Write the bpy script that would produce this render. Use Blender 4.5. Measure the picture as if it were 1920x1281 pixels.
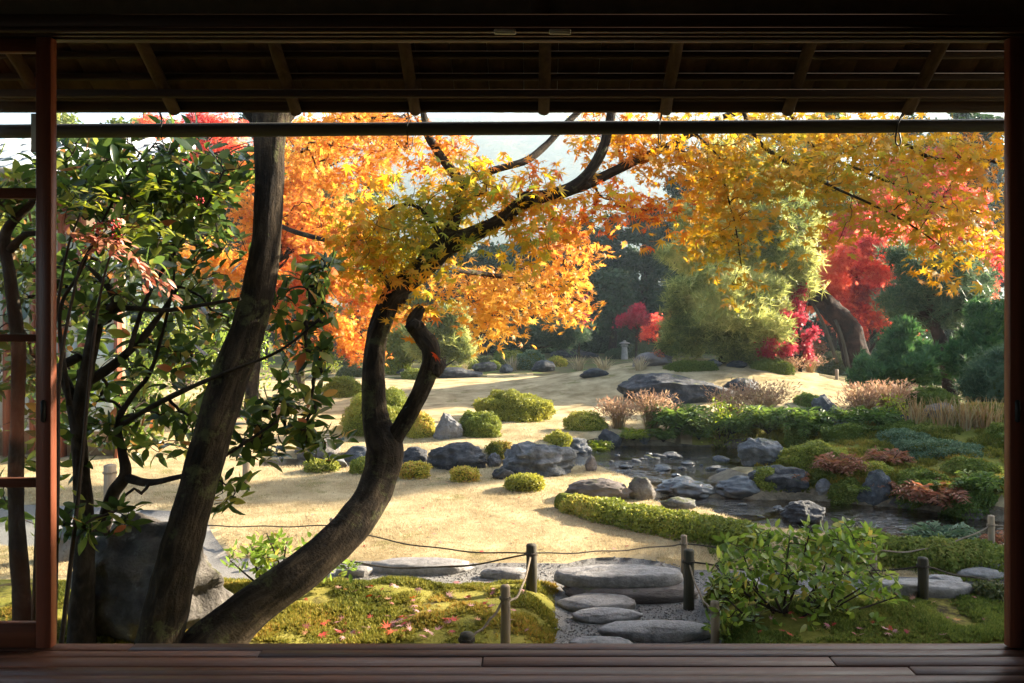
import bpy, bmesh, math, random
import numpy as np
from mathutils import Vector, Matrix

# ------------------------------------------------------------------ camera, world, sun, exposure
for o in list(bpy.data.objects):
    bpy.data.objects.remove(o, do_unlink=True)
SC = bpy.context.scene
COL = SC.collection
EYE = 1.6                       # metres above the lawn; the veranda floor is 0.65
F = 1500.0                      # focal length in pixels of the 1920 px wide photograph
PX0, PY0 = 1000.0, 600.0        # where the level line of sight meets the photograph
cam = bpy.data.cameras.new('camera')
cam.sensor_width = 36.0
cam.lens = 36.0 * F / 1920.0
cam.shift_x = -(PX0 - 960.0) / 1920.0
cam.shift_y = -(640.5 - PY0) / 1920.0
cam.clip_start, cam.clip_end = 0.05, 3000.0
co = bpy.data.objects.new('camera', cam)
COL.objects.link(co)
co.location = (0, 0, EYE)
co.rotation_euler = (math.radians(90), 0, 0)
SC.camera = co

SUN_AZ, SUN_EL = 64.0, 24.0     # degrees to the right of the line of sight, and above the horizon
W = bpy.data.worlds.new('World')
SC.world = W
W.use_nodes = True
wn = W.node_tree.nodes
sky = wn.new('ShaderNodeTexSky')
sky.sky_type = 'NISHITA'
sky.sun_disc = False
sky.sun_elevation = math.radians(SUN_EL)
sky.sun_rotation = math.radians(SUN_AZ)
sky.dust_density = 2.0
wn['Background'].inputs['Strength'].default_value = 0.068
W.node_tree.links.new(sky.outputs[0], wn['Background'].inputs[0])
sl = bpy.data.lights.new('sun', 'SUN')
sl.energy = 5.0
sl.angle = math.radians(0.6)
sl.color = (1.0, 0.87, 0.68)
so = bpy.data.objects.new('sun', sl)
COL.objects.link(so)
sd = Vector((math.sin(math.radians(SUN_AZ)) * math.cos(math.radians(SUN_EL)),
             math.cos(math.radians(SUN_AZ)) * math.cos(math.radians(SUN_EL)), math.sin(math.radians(SUN_EL))))
so.rotation_euler = sd.to_track_quat('Z', 'Y').to_euler()
so.location = sd * 60
SC.view_settings.view_transform = 'Standard'
SC.view_settings.look = 'None'
SC.view_settings.exposure = 2.78
SC.view_settings.gamma = 1.0
SC.view_settings.use_curve_mapping = False
SC.render.engine = 'CYCLES'
cy = SC.cycles
cy.max_bounces, cy.diffuse_bounces, cy.glossy_bounces = 6, 3, 3
cy.transmission_bounces, cy.transparent_max_bounces, cy.volume_bounces = 4, 12, 1
cy.caustics_reflective = cy.caustics_refractive = False
cy.use_denoising = True
try:
    cy.denoiser = 'OPENIMAGEDENOISE'
except Exception:
    pass
cy.use_adaptive_sampling = False
cy.sample_clamp_indirect = 6.0

rng = np.random.default_rng(11)
random.seed(5)

# ------------------------------------------------------------------ numbers
def hash3(ix, iy, iz, seed):
    h = (ix * 374761393 + iy * 668265263 + iz * 2147483647 + seed * 974634777) & 0xFFFFFFFF
    h = ((h ^ (h >> 13)) * 1274126177) & 0xFFFFFFFF
    h = h ^ (h >> 16)
    return (h & 0xFFFFFF) / float(0xFFFFFF)

def vnoise(P, seed=0):
    P = np.asarray(P, float)
    I = np.floor(P).astype(np.int64)
    f = P - I
    u = f * f * (3 - 2 * f)
    r = 0
    for dx in (0, 1):
        for dy in (0, 1):
            for dz in (0, 1):
                w = (u[:, 0] if dx else 1 - u[:, 0]) * (u[:, 1] if dy else 1 - u[:, 1]) * (u[:, 2] if dz else 1 - u[:, 2])
                r = r + w * hash3(I[:, 0] + dx, I[:, 1] + dy, I[:, 2] + dz, seed)
    return r * 2 - 1

def fbm(P, octv=4, seed=0):
    a, s, r = 1.0, 1.0, 0
    for k in range(octv):
        r = r + a * vnoise(np.asarray(P) * s + 17.3 * k, seed + k)
        a *= 0.5
        s *= 2.03
    return r

def sstep(a, b, x):
    t = np.clip((x - a) / (b - a), 0, 1)
    return t * t * (3 - 2 * t)

def nrm(V):
    return V / np.maximum(np.linalg.norm(V, axis=-1, keepdims=True), 1e-9)

def capdist(X, Y, pts):
    """distance to a polyline of (x, y, radius), less the radius"""
    d = np.full(np.shape(X), 1e9)
    for (x0, y0, r0), (x1, y1, r1) in zip(pts[:-1], pts[1:]):
        vx, vy = x1 - x0, y1 - y0
        t = np.clip(((X - x0) * vx + (Y - y0) * vy) / (vx * vx + vy * vy), 0, 1)
        d = np.minimum(d, np.hypot(X - x0 - t * vx, Y - y0 - t * vy) - (r0 + t * (r1 - r0)))
    return d

# ------------------------------------------------------------------ the lie of the land
STREAM = [(-2.9, 9.2, .22), (-1.2, 9.25, .3), (0.4, 9.5, .35)]
POND = [(0.4, 9.5, .45), (1.5, 9.95, .95), (2.35, 9.85, .95)]
LOWER = [(1.5, 7.6, .4), (2.55, 7.1, .86), (3.2, 6.85, .82), (4.0, 6.45, .6), (5.4, 6.2, .5), (10, 6.0, .6)]
WEIR = [(1.35, 9.0, .5), (1.75, 7.9, .5)]
WZ_UP, WZ_LO = -0.12, -0.20
PATH = [[(0.5, 1.0, .42), (0.5, 3.6, .42), (0.58, 5.0, .45)],
        [(0.55, 5.05, .22), (-2.2, 5.15, .24), (-3.1, 6.2, .55), (-9, 6.9, .7)],
        [(0.7, 4.95, .28), (2.6, 4.75, .2), (8, 4.9, .35)]]

def pathdist(X, Y):
    return np.minimum.reduce([capdist(X, Y, p) for p in PATH])

def T(X, Y):
    X = np.asarray(X, float)
    Y = np.asarray(Y, float)
    z = np.zeros(np.broadcast(X, Y).shape)
    X, Y = np.broadcast_arrays(X, Y)
    g = lambda cx, cy, sx, sy, h: h * np.exp(-((X - cx) / sx) ** 2 - ((Y - cy) / sy) ** 2)
    z = z + g(3.6, 17.2, 3.4, 2.9, .76) + g(-2.5, 16.5, 4.0, 3.5, .12)
    z = z + g(5.6, 10.0, 2.3, 1.25, .42) + g(9.5, 10.5, 3, 2, .4)
    z = z + g(-1.5, 12.2, 3.5, 1.6, .10)
    z = z + 0.5 * sstep(30, 60, Y)
    dp = pathdist(X, Y)
    near = 1 - sstep(4.55, 4.95, Y)
    P3 = np.stack([X.ravel(), Y.ravel(), np.zeros(X.size)], 1)
    lump = fbm(P3 * 2.2, 3, 3).reshape(X.shape)
    z = z + near * sstep(0.0, .16, dp) * (0.075 + 0.028 * lump)
    z = z + 0.02 * lump * sstep(5.4, 9, Y)
    z = z - 0.035 * (1 - sstep(-.08, .06, dp)) * (1 - near * 0)
    for pl, dep, wd in ((STREAM, .28, .22), (WEIR, .16, .2), (POND, .34, .3), (LOWER, .42, .3)):
        d = capdist(X, Y, pl)
        k = 1 - sstep(-.22, wd, d)
        z = z * (1 - k) + (-dep) * k
    return z

def P(px, py, Y):
    """a point of the place: seen at photograph pixel (px, py) and Y metres out"""
    return np.array([(px - PX0) / F * Y, Y, EYE - (py - PY0) / F * Y])

_YS = np.exp(np.linspace(math.log(2.4), math.log(90), 5000))
def G(px, py, z=None):
    """where the line of sight of a pixel first meets the ground"""
    if z is not None:
        Y = (EYE - z) * F / (py - PY0)
        return P(px, py, Y)
    zz = EYE - (py - PY0) / F * _YS
    k = np.argmax(zz <= T((px - PX0) / F * _YS, _YS))
    Y = _YS[k] if k > 0 else 60.0
    return P(px, py, Y)

def gz(x, y):
    return float(T(np.array([x]), np.array([y]))[0])

# ------------------------------------------------------------------ mesh and object helpers
def mesh(name, V, F_list, mat=None, smooth=True):
    V = np.asarray(V, np.float32)
    if isinstance(F_list, np.ndarray):
        F_list = [F_list]
    F_list = [np.asarray(f, np.int32) for f in F_list if len(f)]
    me = bpy.data.meshes.new(name)
    me.vertices.add(len(V))
    me.vertices.foreach_set('co', V.ravel())
    nl = sum(f.size for f in F_list)
    npoly = sum(len(f) for f in F_list)
    me.loops.add(nl)
    me.polygons.add(npoly)
    me.loops.foreach_set('vertex_index', np.concatenate([f.ravel() for f in F_list]))
    tot = np.concatenate([np.full(len(f), f.shape[1], np.int32) for f in F_list])
    st = np.concatenate([[0], np.cumsum(tot)[:-1]]).astype(np.int32)
    me.polygons.foreach_set('loop_start', st)
    me.polygons.foreach_set('loop_total', tot)
    if smooth:
        me.polygons.foreach_set('use_smooth', np.ones(npoly, bool))
    me.update(calc_edges=True)
    me.validate()
    if mat:
        me.materials.append(mat)
    return me

def tag(o, label=None, cat=None, group=None, kind=None):
    if label: o['label'] = label
    if cat: o['category'] = cat
    if group: o['group'] = group
    if kind: o['kind'] = kind
    return o

def empty(name, loc, label=None, cat=None, group=None, kind=None):
    o = bpy.data.objects.new(name, None)
    COL.objects.link(o)
    o.location = [float(v) for v in loc]
    return tag(o, label, cat, group, kind)

WLOC = {}
def wloc(o):
    p = np.zeros(3)
    while o is not None:
        p = p + np.array(o.location)
        o = o.parent
    return p

def mk(name, V, Fl, mat, parent=None, smooth=True, loc=None, kind=None, label=None, cat=None, group=None):
    """V in world coordinates; the object's origin is its parent's origin, or loc"""
    V = np.asarray(V, float)
    if parent is not None:
        base = wloc(parent)
        o = bpy.data.objects.new(name, mesh(name, V - base, Fl, mat, smooth))
        o.parent = parent
    else:
        if loc is None:
            loc = np.array([(V[:, 0].min() + V[:, 0].max()) / 2, (V[:, 1].min() + V[:, 1].max()) / 2, V[:, 2].min()])
        o = bpy.data.objects.new(name, mesh(name, V - np.asarray(loc), Fl, mat, smooth))
        o.location = [float(v) for v in loc]
    if mat is not None and mat.get('bark'):
        q = LAST.get('co')
        if q is None or len(q) != len(V): q = V
        at = o.data.attributes.new('bark_co', 'FLOAT_VECTOR', 'POINT')
        at.data.foreach_set('vector', np.asarray(q, np.float32).ravel())
    COL.objects.link(o)
    return tag(o, label, cat, group, kind)

class MB:
    """collects shapes in world coordinates"""
    def __init__(s):
        s.V, s.F, s.n = [], [], 0
    def add(s, V, Fl):
        if isinstance(Fl, np.ndarray): Fl = [Fl]
        V = np.asarray(V, float)
        s.V.append(V)
        for f in Fl:
            if len(f): s.F.append(np.asarray(f) + s.n)
        s.n += len(V)
        return s
    def box(s, x0, x1, y0, y1, z0, z1, bev=0.0):
        return s.add(*boxg(x0, x1, y0, y1, z0, z1, bev))
    def build(s, name, mat, parent=None, **k):
        return mk(name, np.concatenate(s.V), s.F, mat, parent, **k)

def boxg(x0, x1, y0, y1, z0, z1, bev=0.0):
    bm = bmesh.new()
    bmesh.ops.create_cube(bm, size=1.0)
    for v in bm.verts:
        v.co = ((x0 + x1) / 2 + v.co.x * (x1 - x0), (y0 + y1) / 2 + v.co.y * (y1 - y0), (z0 + z1) / 2 + v.co.z * (z1 - z0))
    if bev:
        bmesh.ops.bevel(bm, geom=bm.edges[:], offset=bev, segments=1, affect='EDGES')
    bm.verts.index_update()
    V = np.array([v.co[:] for v in bm.verts])
    by = {}
    for f in bm.faces:
        by.setdefault(len(f.verts), []).append([v.index for v in f.verts])
    bm.free()
    return V, [np.array(q) for q in by.values()]

def spline(pts, n):
    """Catmull-Rom through rows of pts (any number of columns)"""
    p = np.asarray(pts, float)
    p = np.vstack([2 * p[0] - p[1], p, 2 * p[-1] - p[-2]])
    m = len(p) - 3
    t = np.linspace(0, m - 1e-6, n)
    i = t.astype(int)
    u = (t - i)[:, None]
    a, b, c, d = p[i], p[i + 1], p[i + 2], p[i + 3]
    return 0.5 * (2 * b + (c - a) * u + (2 * a - 5 * b + 4 * c - d) * u ** 2 + (3 * b - a - 3 * c + d) * u ** 3)

LAST = {}
def tube(pts, radii=None, n=None, sides=8, bump=0.0, seed=0, cap=True):
    """pts: rows (x, y, z) with radii, or rows (x, y, z, r)"""
    p = np.asarray(pts, float)
    if radii is not None:
        p = np.column_stack([p, np.broadcast_to(radii, (len(p),))])
    if n: p = spline(p, n)
    c, r = p[:, :3], np.maximum(p[:, 3], 1e-4)
    t = nrm(np.gradient(c, axis=0))
    ref = np.array([0.31, 0.9, 0.2])
    u = nrm(np.cross(t, ref))
    w = np.cross(t, u)
    a = np.linspace(0, 2 * math.pi, sides, endpoint=False)
    al = np.concatenate([[0], np.cumsum(np.linalg.norm(np.diff(c, axis=0), axis=1))])
    rm = float(np.mean(r))
    CO = np.stack([np.tile(np.cos(a) * rm, (len(c), 1)), np.tile(np.sin(a) * rm, (len(c), 1)), np.repeat(al[:, None], sides, 1)], -1).reshape(-1, 3) + seed * 1.7
    V = c[:, None, :] + r[:, None, None] * (u[:, None, :] * np.cos(a)[None, :, None] + w[:, None, :] * np.sin(a)[None, :, None])
    if bump:
        d = V - c[:, None, :]
        q = V.reshape(-1, 3)
        k = 1 + bump * .8 * fbm(q * 7, 3, seed).reshape(len(c), sides) + bump * .22 * (1 - 2 * np.abs(vnoise(CO * np.array([1, 1, .12]) * (3.2 / rm), seed + 4))).reshape(len(c), sides) + bump * .7 * vnoise(np.column_stack([np.tile(np.cos(a), len(c)) * 2.5, np.tile(np.sin(a), len(c)) * 2.5, q[:, 2] * 2.0]), seed + 9).reshape(len(c), sides)
        V = c[:, None, :] + d * k[:, :, None]
    m = len(c)
    V = V.reshape(-1, 3)
    i = np.arange(m - 1)[:, None] * sides
    j = np.arange(sides)[None, :]
    j2 = (j + 1) % sides
    Fq = np.stack([i + j, i + j2, i + sides + j2, i + sides + j], -1).reshape(-1, 4)
    Fs = [Fq]
    if cap:
        V = np.vstack([V, c[0] - t[0] * r[0] * .3, c[-1] + t[-1] * r[-1] * .3])
        CO = np.vstack([CO, CO[0], CO[-1]])
        j = np.arange(sides)
        Fs.append(np.concatenate([np.stack([(j + 1) % sides, j, np.full(sides, m * sides)], 1),
                                  np.stack([(m - 1) * sides + j, (m - 1) * sides + (j + 1) % sides, np.full(sides, m * sides + 1)], 1)]))
    LAST['co'] = CO
    return V, Fs

_ICO = {}
def ico(sub):
    if sub not in _ICO:
        bm = bmesh.new()
        bmesh.ops.create_icosphere(bm, subdivisions=sub, radius=1.0)
        bm.verts.index_update()
        _ICO[sub] = (np.array([v.co[:] for v in bm.verts]), np.array([[v.index for v in f.verts] for f in bm.faces]))
        bm.free()
    return _ICO[sub][0].copy(), _ICO[sub][1]

# ------------------------------------------------------------------ leaves
def leaf_maple(lobes=7, droop=.22):
    if lobes == 7:
        ang = [-128, -78, -38, 0, 38, 78, 128]; ln = [.42, .78, .95, 1.05, .95, .78, .42]; notch = [.34, .3, .3, .3, .3, .34]
    else:
        ang = [-100, -48, 0, 48, 100]; ln = [.62, .9, 1.05, .9, .62]; notch = [.3, .3, .3, .3]
    ring = []
    for k, (a, l) in enumerate(zip(ang, ln)):
        ring.append((a, l))
        if k < len(ang) - 1:
            ring.append(((a + ang[k + 1]) / 2, notch[k]))
    V = [(0, 0, 0)]
    for a, l in ring:
        t = math.radians(a)
        V.append((l * math.cos(t), l * math.sin(t), -droop * l * l))
    V.append((-.08, 0, 0))
    n = len(V) - 1
    Ft = [[0, i, i + 1] for i in range(1, n)] + [[0, n, 1]]
    V = np.array(V); V[:, 0] += .1
    return V * .6, [np.array(Ft)]

def leaf_oval(wd=.42, fold=.18, droop=.2):
    xs = [0, .22, .5, .8, 1.0]; ws = [.0, .38, .5, .3, 0]
    V = []
    for x, w in zip(xs, ws):
        z = -droop * x * x
        if w == 0: V.append((x, 0, z))
        else: V += [(x, -w * wd, z + fold * w * wd * 1.2), (x, 0, z), (x, w * wd, z + fold * w * wd * 1.2)]
    Fq = [[1, 4, 5, 2], [2, 5, 6, 3], [4, 7, 8, 5], [5, 8, 9, 6]]
    Ft = [[0, 1, 2], [0, 2, 3], [7, 10, 8], [8, 10, 9]]
    return np.array(V), [np.array(Fq), np.array(Ft)]

def leaf_diamond(wd=.5, bend=.12):
    return np.array([(0, 0, 0), (.5, -wd / 2, bend), (1, 0, 0), (.5, wd / 2, bend)]) , [np.array([[0, 1, 2, 3]])]

def leaf_kite():
    return np.array([(0, 0, 0), (.55, -.3, .1), (1, 0, -.05), (.55, .3, .1)]), [np.array([[0, 1, 2], [0, 2, 3]])]

def leaf_needles(n=6, wd=.045, spread=75, seed=1):
    r = np.random.default_rng(seed)
    V, Ft = [], []
    for k in range(n):
        a = 2 * math.pi * k / n + r.uniform(-.3, .3)
        s = math.radians(spread) * r.uniform(.25, 1)
        d = np.array([math.sin(s) * math.cos(a), math.sin(s) * math.sin(a), math.cos(s)])
        u = nrm(np.cross(d, [.3, .5, .81])[None])[0] * wd
        b = len(V)
        V += [-u, u, d * r.uniform(.7, 1)]
        Ft.append([b, b + 1, b + 2])
    return np.array(V), [np.array(Ft)]

def basis(N, spin=None, X=None):
    """rotation matrices (n,3,3), columns x, y, z with z = N"""
    N = nrm(np.asarray(N, float))
    n = len(N)
    if X is None:
        s = rng.uniform(0, 2 * math.pi, n) if spin is None else spin
        ref = np.where(np.abs(N[:, 2:3]) < .9, np.array([[0, 0, 1.0]]), np.array([[1.0, 0, 0]]))
        a = nrm(np.cross(ref, N))
        b = np.cross(N, a)
        X = a * np.cos(s)[:, None] + b * np.sin(s)[:, None]
    else:
        X = nrm(X - N * np.sum(X * N, 1, keepdims=True))
    Yv = np.cross(N, X)
    return np.stack([X, Yv, N], -1)

def scatter(tpl, Pn, R, S):
    Vt, Ft = tpl
    n, k = len(Pn), len(Vt)
    S = np.broadcast_to(S, (n,))
    V = np.einsum('nij,kj->nki', R, Vt) * S[:, None, None] + Pn[:, None, :]
    off = (np.arange(n) * k)[:, None, None]
    return V.reshape(-1, 3), [(f[None] + off).reshape(-1, f.shape[1]) for f in Ft]

def rdir(n):
    return nrm(rng.normal(size=(n, 3)))

def leaf_part_objects(root, name, tpl, Pn, R, S, mat, limit=300, rest='foliage'):
    """the leaves that show largest as single objects that share one mesh, the others joined"""
    Pn = np.asarray(Pn); S = np.broadcast_to(S, (len(Pn),))
    px = PX0 + F * Pn[:, 0] / Pn[:, 1]; py = PY0 - F * (Pn[:, 2] - EYE) / Pn[:, 1]
    inside = (px > 0) & (px < 1920) & (py > 215) & (py < 1205)
    facing = np.abs(np.einsum('ni,ni->n', R[:, :, 2], nrm(Pn - np.array([0, 0, EYE]))))
    score = S / Pn[:, 1] * (.3 + facing) * inside
    order = np.argsort(-score)
    pick, others = order[:limit], order[limit:]
    tpls = tpl if isinstance(tpl, list) else [tpl]
    mes = [mesh(name, q[0], q[1], mat, smooth=False) for q in tpls]
    base = wloc(root)
    for i in pick:
        o = bpy.data.objects.new(name, mes[i % len(mes)])
        o.parent = root
        m = Matrix([[*(R[i][r] * S[i]), Pn[i][r] - base[r]] for r in range(3)] + [[0, 0, 0, 1]])
        o.matrix_basis = m
        COL.objects.link(o)
    if len(others):
        m = MB()
        for k, q in enumerate(tpls):
            w = others[k::len(tpls)]
            if len(w): m.add(*scatter(q, Pn[w], R[w], S[w]))
        m.build(rest, mat, root, smooth=False, kind='stuff')

# ------------------------------------------------------------------ materials
def newmat(name):
    m = bpy.data.materials.new(name)
    m.use_nodes = True
    nt = m.node_tree
    for n in list(nt.nodes): nt.nodes.remove(n)
    out = nt.nodes.new('ShaderNodeOutputMaterial')
    return m, nt, out

def nd(nt, typ, props=None, **ins):
    n = nt.nodes.new('ShaderNode' + typ)
    for k, v in (props or {}).items(): setattr(n, k, v)
    for k, v in ins.items():
        key = int(k[1:]) if k[0] == '_' else k.replace('_', ' ')
        s = n.inputs[key]
        if hasattr(v, 'is_linked'): nt.links.new(v, s)
        else: s.default_value = v
    return n

def c4(c): return (c[0], c[1], c[2], 1.0)

def ramp(nt, fac, stops, interp='LINEAR'):
    r = nt.nodes.new('ShaderNodeValToRGB')
    r.color_ramp.interpolation = interp
    e = r.color_ramp.elements
    while len(e) < len(stops): e.new(.5)
    for k, (p, c) in enumerate(stops):
        e[k].position = p; e[k].color = c4(c)
    nt.links.new(fac, r.inputs[0])
    return r.outputs[0]

def coords(nt, scale=(1, 1, 1)):
    tc = nt.nodes.new('ShaderNodeTexCoord')
    return nd(nt, 'Mapping', Vector=tc.outputs['Object'], Scale=scale).outputs[0]

def mat_noise(name, stops, scale=4.0, rough=.85, bump=.4, bscale=30., stretch=(1, 1, 1), spec=.25, speck=None, detail=8., bdist=.02, moss=None):
    """a surface coloured by noise, with fine relief; speck = (colour, scale, threshold) adds patches such as lichen"""
    m, nt, out = newmat(name)
    v = coords(nt, stretch)
    n1 = nd(nt, 'TexNoise', Vector=v, Scale=scale, Detail=detail, Roughness=.65)
    oi = nt.nodes.new('ShaderNodeObjectInfo')
    f = nd(nt, 'Math', {'operation': 'MULTIPLY_ADD'}, _0=oi.outputs['Random'], _1=.16, _2=n1.outputs[0])
    f = nd(nt, 'Math', {'operation': 'SUBTRACT'}, _0=f.outputs[0], _1=.08)
    colr = ramp(nt, f.outputs[0], stops)
    if speck:
        n2 = nd(nt, 'TexNoise', Vector=v, Scale=speck[1], Detail=6., Roughness=.7)
        k = nd(nt, 'MapRange', Value=n2.outputs[0])
        k.inputs[1].default_value = speck[2]; k.inputs[2].default_value = speck[2] + .08
        mx = nd(nt, 'Mix', {'data_type': 'RGBA'})
        nt.links.new(k.outputs[0], mx.inputs[0]); nt.links.new(colr, mx.inputs[6]); mx.inputs[7].default_value = c4(speck[0])
        colr = mx.outputs[2]
    if moss:
        gn = nt.nodes.new('ShaderNodeNewGeometry')
        sx = nd(nt, 'SeparateXYZ', Vector=gn.outputs['Normal'])
        n5 = nd(nt, 'TexNoise', Vector=gn.outputs['Position'], Scale=3.3, Detail=7., Roughness=.7)
        q = nd(nt, 'Math', {'operation': 'MULTIPLY_ADD'}, _0=sx.outputs[2], _1=.13, _2=n5.outputs[0])
        k5 = nd(nt, 'MapRange', Value=q.outputs[0]); k5.inputs[1].default_value = moss[1]; k5.inputs[2].default_value = moss[1] + .09
        mx5 = nd(nt, 'Mix', {'data_type': 'RGBA'})
        nt.links.new(k5.outputs[0], mx5.inputs[0]); nt.links.new(colr, mx5.inputs[6]); mx5.inputs[7].default_value = c4(moss[0])
        colr = mx5.outputs[2]
    b = nd(nt, 'TexNoise', Vector=v, Scale=bscale, Detail=8., Roughness=.7)
    bp = nd(nt, 'Bump', Strength=bump, Distance=bdist, Height=b.outputs[0])
    p = nd(nt, 'BsdfPrincipled', Base_Color=colr, Roughness=rough, Normal=bp.outputs[0])
    p.inputs['Specular IOR Level'].default_value = spec
    nt.links.new(p.outputs[0], out.inputs[0])
    return m

def mat_bark(name, stops, along=.18, scale=24., lichen=(.10, .105, .06), lth=.6, bump=1.0, bdist=.03):
    """bark with ridges that run along the limb, cracks between them and patches of lichen"""
    m, nt, out = newmat(name)
    m['bark'] = True
    at = nt.nodes.new('ShaderNodeAttribute'); at.attribute_name = 'bark_co'
    v = nd(nt, 'Mapping', Vector=at.outputs['Vector'], Scale=(1, 1, along)).outputs[0]
    n1 = nd(nt, 'TexNoise', Vector=v, Scale=scale, Detail=7., Roughness=.65, Distortion=.5)
    n3 = nd(nt, 'TexNoise', Vector=at.outputs['Vector'], Scale=6., Detail=4., Roughness=.6)
    f = nd(nt, 'Math', {'operation': 'MULTIPLY_ADD'}, _0=n3.outputs[0], _1=.5, _2=n1.outputs[0])
    f = nd(nt, 'Math', {'operation': 'SUBTRACT'}, _0=f.outputs[0], _1=.25)
    colr = ramp(nt, f.outputs[0], stops)
    n2 = nd(nt, 'TexNoise', Vector=at.outputs['Vector'], Scale=5., Detail=7., Roughness=.75)
    k = nd(nt, 'MapRange', Value=n2.outputs[0]); k.inputs[1].default_value = lth; k.inputs[2].default_value = lth + .07
    mx = nd(nt, 'Mix', {'data_type': 'RGBA'})
    nt.links.new(k.outputs[0], mx.inputs[0]); nt.links.new(colr, mx.inputs[6]); mx.inputs[7].default_value = c4(lichen)
    n4 = nd(nt, 'TexNoise', Vector=at.outputs['Vector'], Scale=scale * 2.2, Detail=6., Roughness=.7)
    hgt = nd(nt, 'Math', {'operation': 'MULTIPLY_ADD'}, _0=n4.outputs[0], _1=.5, _2=n1.outputs[0])
    bp = nd(nt, 'Bump', Strength=bump, Distance=bdist, Height=hgt.outputs[0])
    p = nd(nt, 'BsdfPrincipled', Base_Color=mx.outputs[2], Roughness=.9, Normal=bp.outputs[0])
    p.inputs['Specular IOR Level'].default_value = .15
    nt.links.new(p.outputs[0], out.inputs[0])
    return m

def mat_leaf(name, stops, trans=.45, rough=.5, spec=.4, tboost=1.25, tsat=1.1, patch=0.0):
    """thin leaves: each its own tone, light passes through; patch mixes in a slow drift of tone through the crown"""
    m, nt, out = newmat(name)
    g = nt.nodes.new('ShaderNodeNewGeometry')
    oi = nt.nodes.new('ShaderNodeObjectInfo')
    a = nd(nt, 'Math', {'operation': 'ADD'}, _0=g.outputs['Random Per Island'], _1=oi.outputs['Random'])
    a = nd(nt, 'Math', {'operation': 'FRACT'}, _0=a.outputs[0])
    fac = a.outputs[0]
    if patch:
        pn = nd(nt, 'TexNoise', Vector=g.outputs['Position'], Scale=patch, Detail=2.)
        k = nd(nt, 'Math', {'operation': 'MULTIPLY_ADD'}, _0=pn.outputs[0], _1=2.2, _2=-1.1)
        k2 = nd(nt, 'Math', {'operation': 'MULTIPLY_ADD'}, _0=fac, _1=.6, _2=.2)
        fac = nd(nt, 'Math', {'operation': 'ADD', 'use_clamp': True}, _0=k.outputs[0], _1=k2.outputs[0]).outputs[0]
    colr = ramp(nt, fac, stops)
    hs = nd(nt, 'HueSaturation', Color=colr, Saturation=tsat, Value=tboost)
    p = nd(nt, 'BsdfPrincipled', Base_Color=colr, Roughness=rough)
    p.inputs['Specular IOR Level'].default_value = spec
    t = nd(nt, 'BsdfTranslucent', Color=hs.outputs[0])
    mx = nd(nt, 'MixShader', _0=trans, _1=p.outputs[0], _2=t.outputs[0])
    nt.links.new(mx.outputs[0], out.inputs[0])
    return m

def mat_wood(name, c1, c2, rough=.6, scale=9., axis='x', spec=.3, bump=.3, worn=None):
    m, nt, out = newmat(name)
    st = {'x': (.35, 9, 9), 'y': (9, .35, 9), 'z': (9, 9, .35)}[axis]
    oi = nt.nodes.new('ShaderNodeObjectInfo')
    tc = nt.nodes.new('ShaderNodeTexCoord')
    loc = nd(nt, 'VectorMath', {'operation': 'SCALE'}, Vector=oi.outputs['Location'], Scale=3.7)
    vv = nd(nt, 'VectorMath', {'operation': 'ADD'}, _0=tc.outputs['Object'], _1=loc.outputs[0])
    v = nd(nt, 'Mapping', Vector=vv.outputs[0], Scale=st).outputs[0]
    n1 = nd(nt, 'TexNoise', Vector=v, Scale=scale * .35, Detail=10., Roughness=.7, Distortion=.6)
    f = nd(nt, 'Math', {'operation': 'MULTIPLY_ADD'}, _0=oi.outputs['Random'], _1=.14, _2=n1.outputs[0])
    f = nd(nt, 'Math', {'operation': 'SUBTRACT'}, _0=f.outputs[0], _1=.07)
    colr = ramp(nt, f.outputs[0], [(.3, c1), (.7, c2)])
    ro = rough
    if worn:
        n2 = nd(nt, 'TexNoise', Vector=v, Scale=scale * 1.3, Detail=6., Roughness=.75)
        k = nd(nt, 'MapRange', Value=n2.outputs[0]); k.inputs[1].default_value = .6; k.inputs[2].default_value = .72
        mx = nd(nt, 'Mix', {'data_type': 'RGBA'})
        nt.links.new(k.outputs[0], mx.inputs[0]); nt.links.new(colr, mx.inputs[6]); mx.inputs[7].default_value = c4(worn)
        colr = mx.outputs[2]
        ro = nd(nt, 'MapRange', Value=n1.outputs[0]).outputs[0].node
        ro.inputs[1].default_value = .3; ro.inputs[2].default_value = .7
        ro.inputs[3].default_value = rough - .12; ro.inputs[4].default_value = rough + .2
        ro = ro.outputs[0]
    bp = nd(nt, 'Bump', Strength=bump, Distance=.01, Height=n1.outputs[0])
    p = nd(nt, 'BsdfPrincipled', Base_Color=colr, Roughness=ro, Normal=bp.outputs[0])
    p.inputs['Specular IOR Level'].default_value = spec
    nt.links.new(p.outputs[0], out.inputs[0])
    return m

def mat_glass(name):
    m, nt, out = newmat(name)
    fr = nd(nt, 'LayerWeight', Blend=.12)
    fr = nd(nt, 'Math', {'operation': 'MULTIPLY_ADD'}, _0=fr.outputs[1], _1=.25, _2=.025)
    t = nd(nt, 'BsdfTransparent', Color=(.95, .97, .96, 1))
    g = nd(nt, 'BsdfGlossy', Color=(1, 1, 1, 1), Roughness=.02)
    mx = nd(nt, 'MixShader', _0=fr.outputs[0], _1=t.outputs[0], _2=g.outputs[0])
    nt.links.new(mx.outputs[0], out.inputs[0])
    return m

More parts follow.
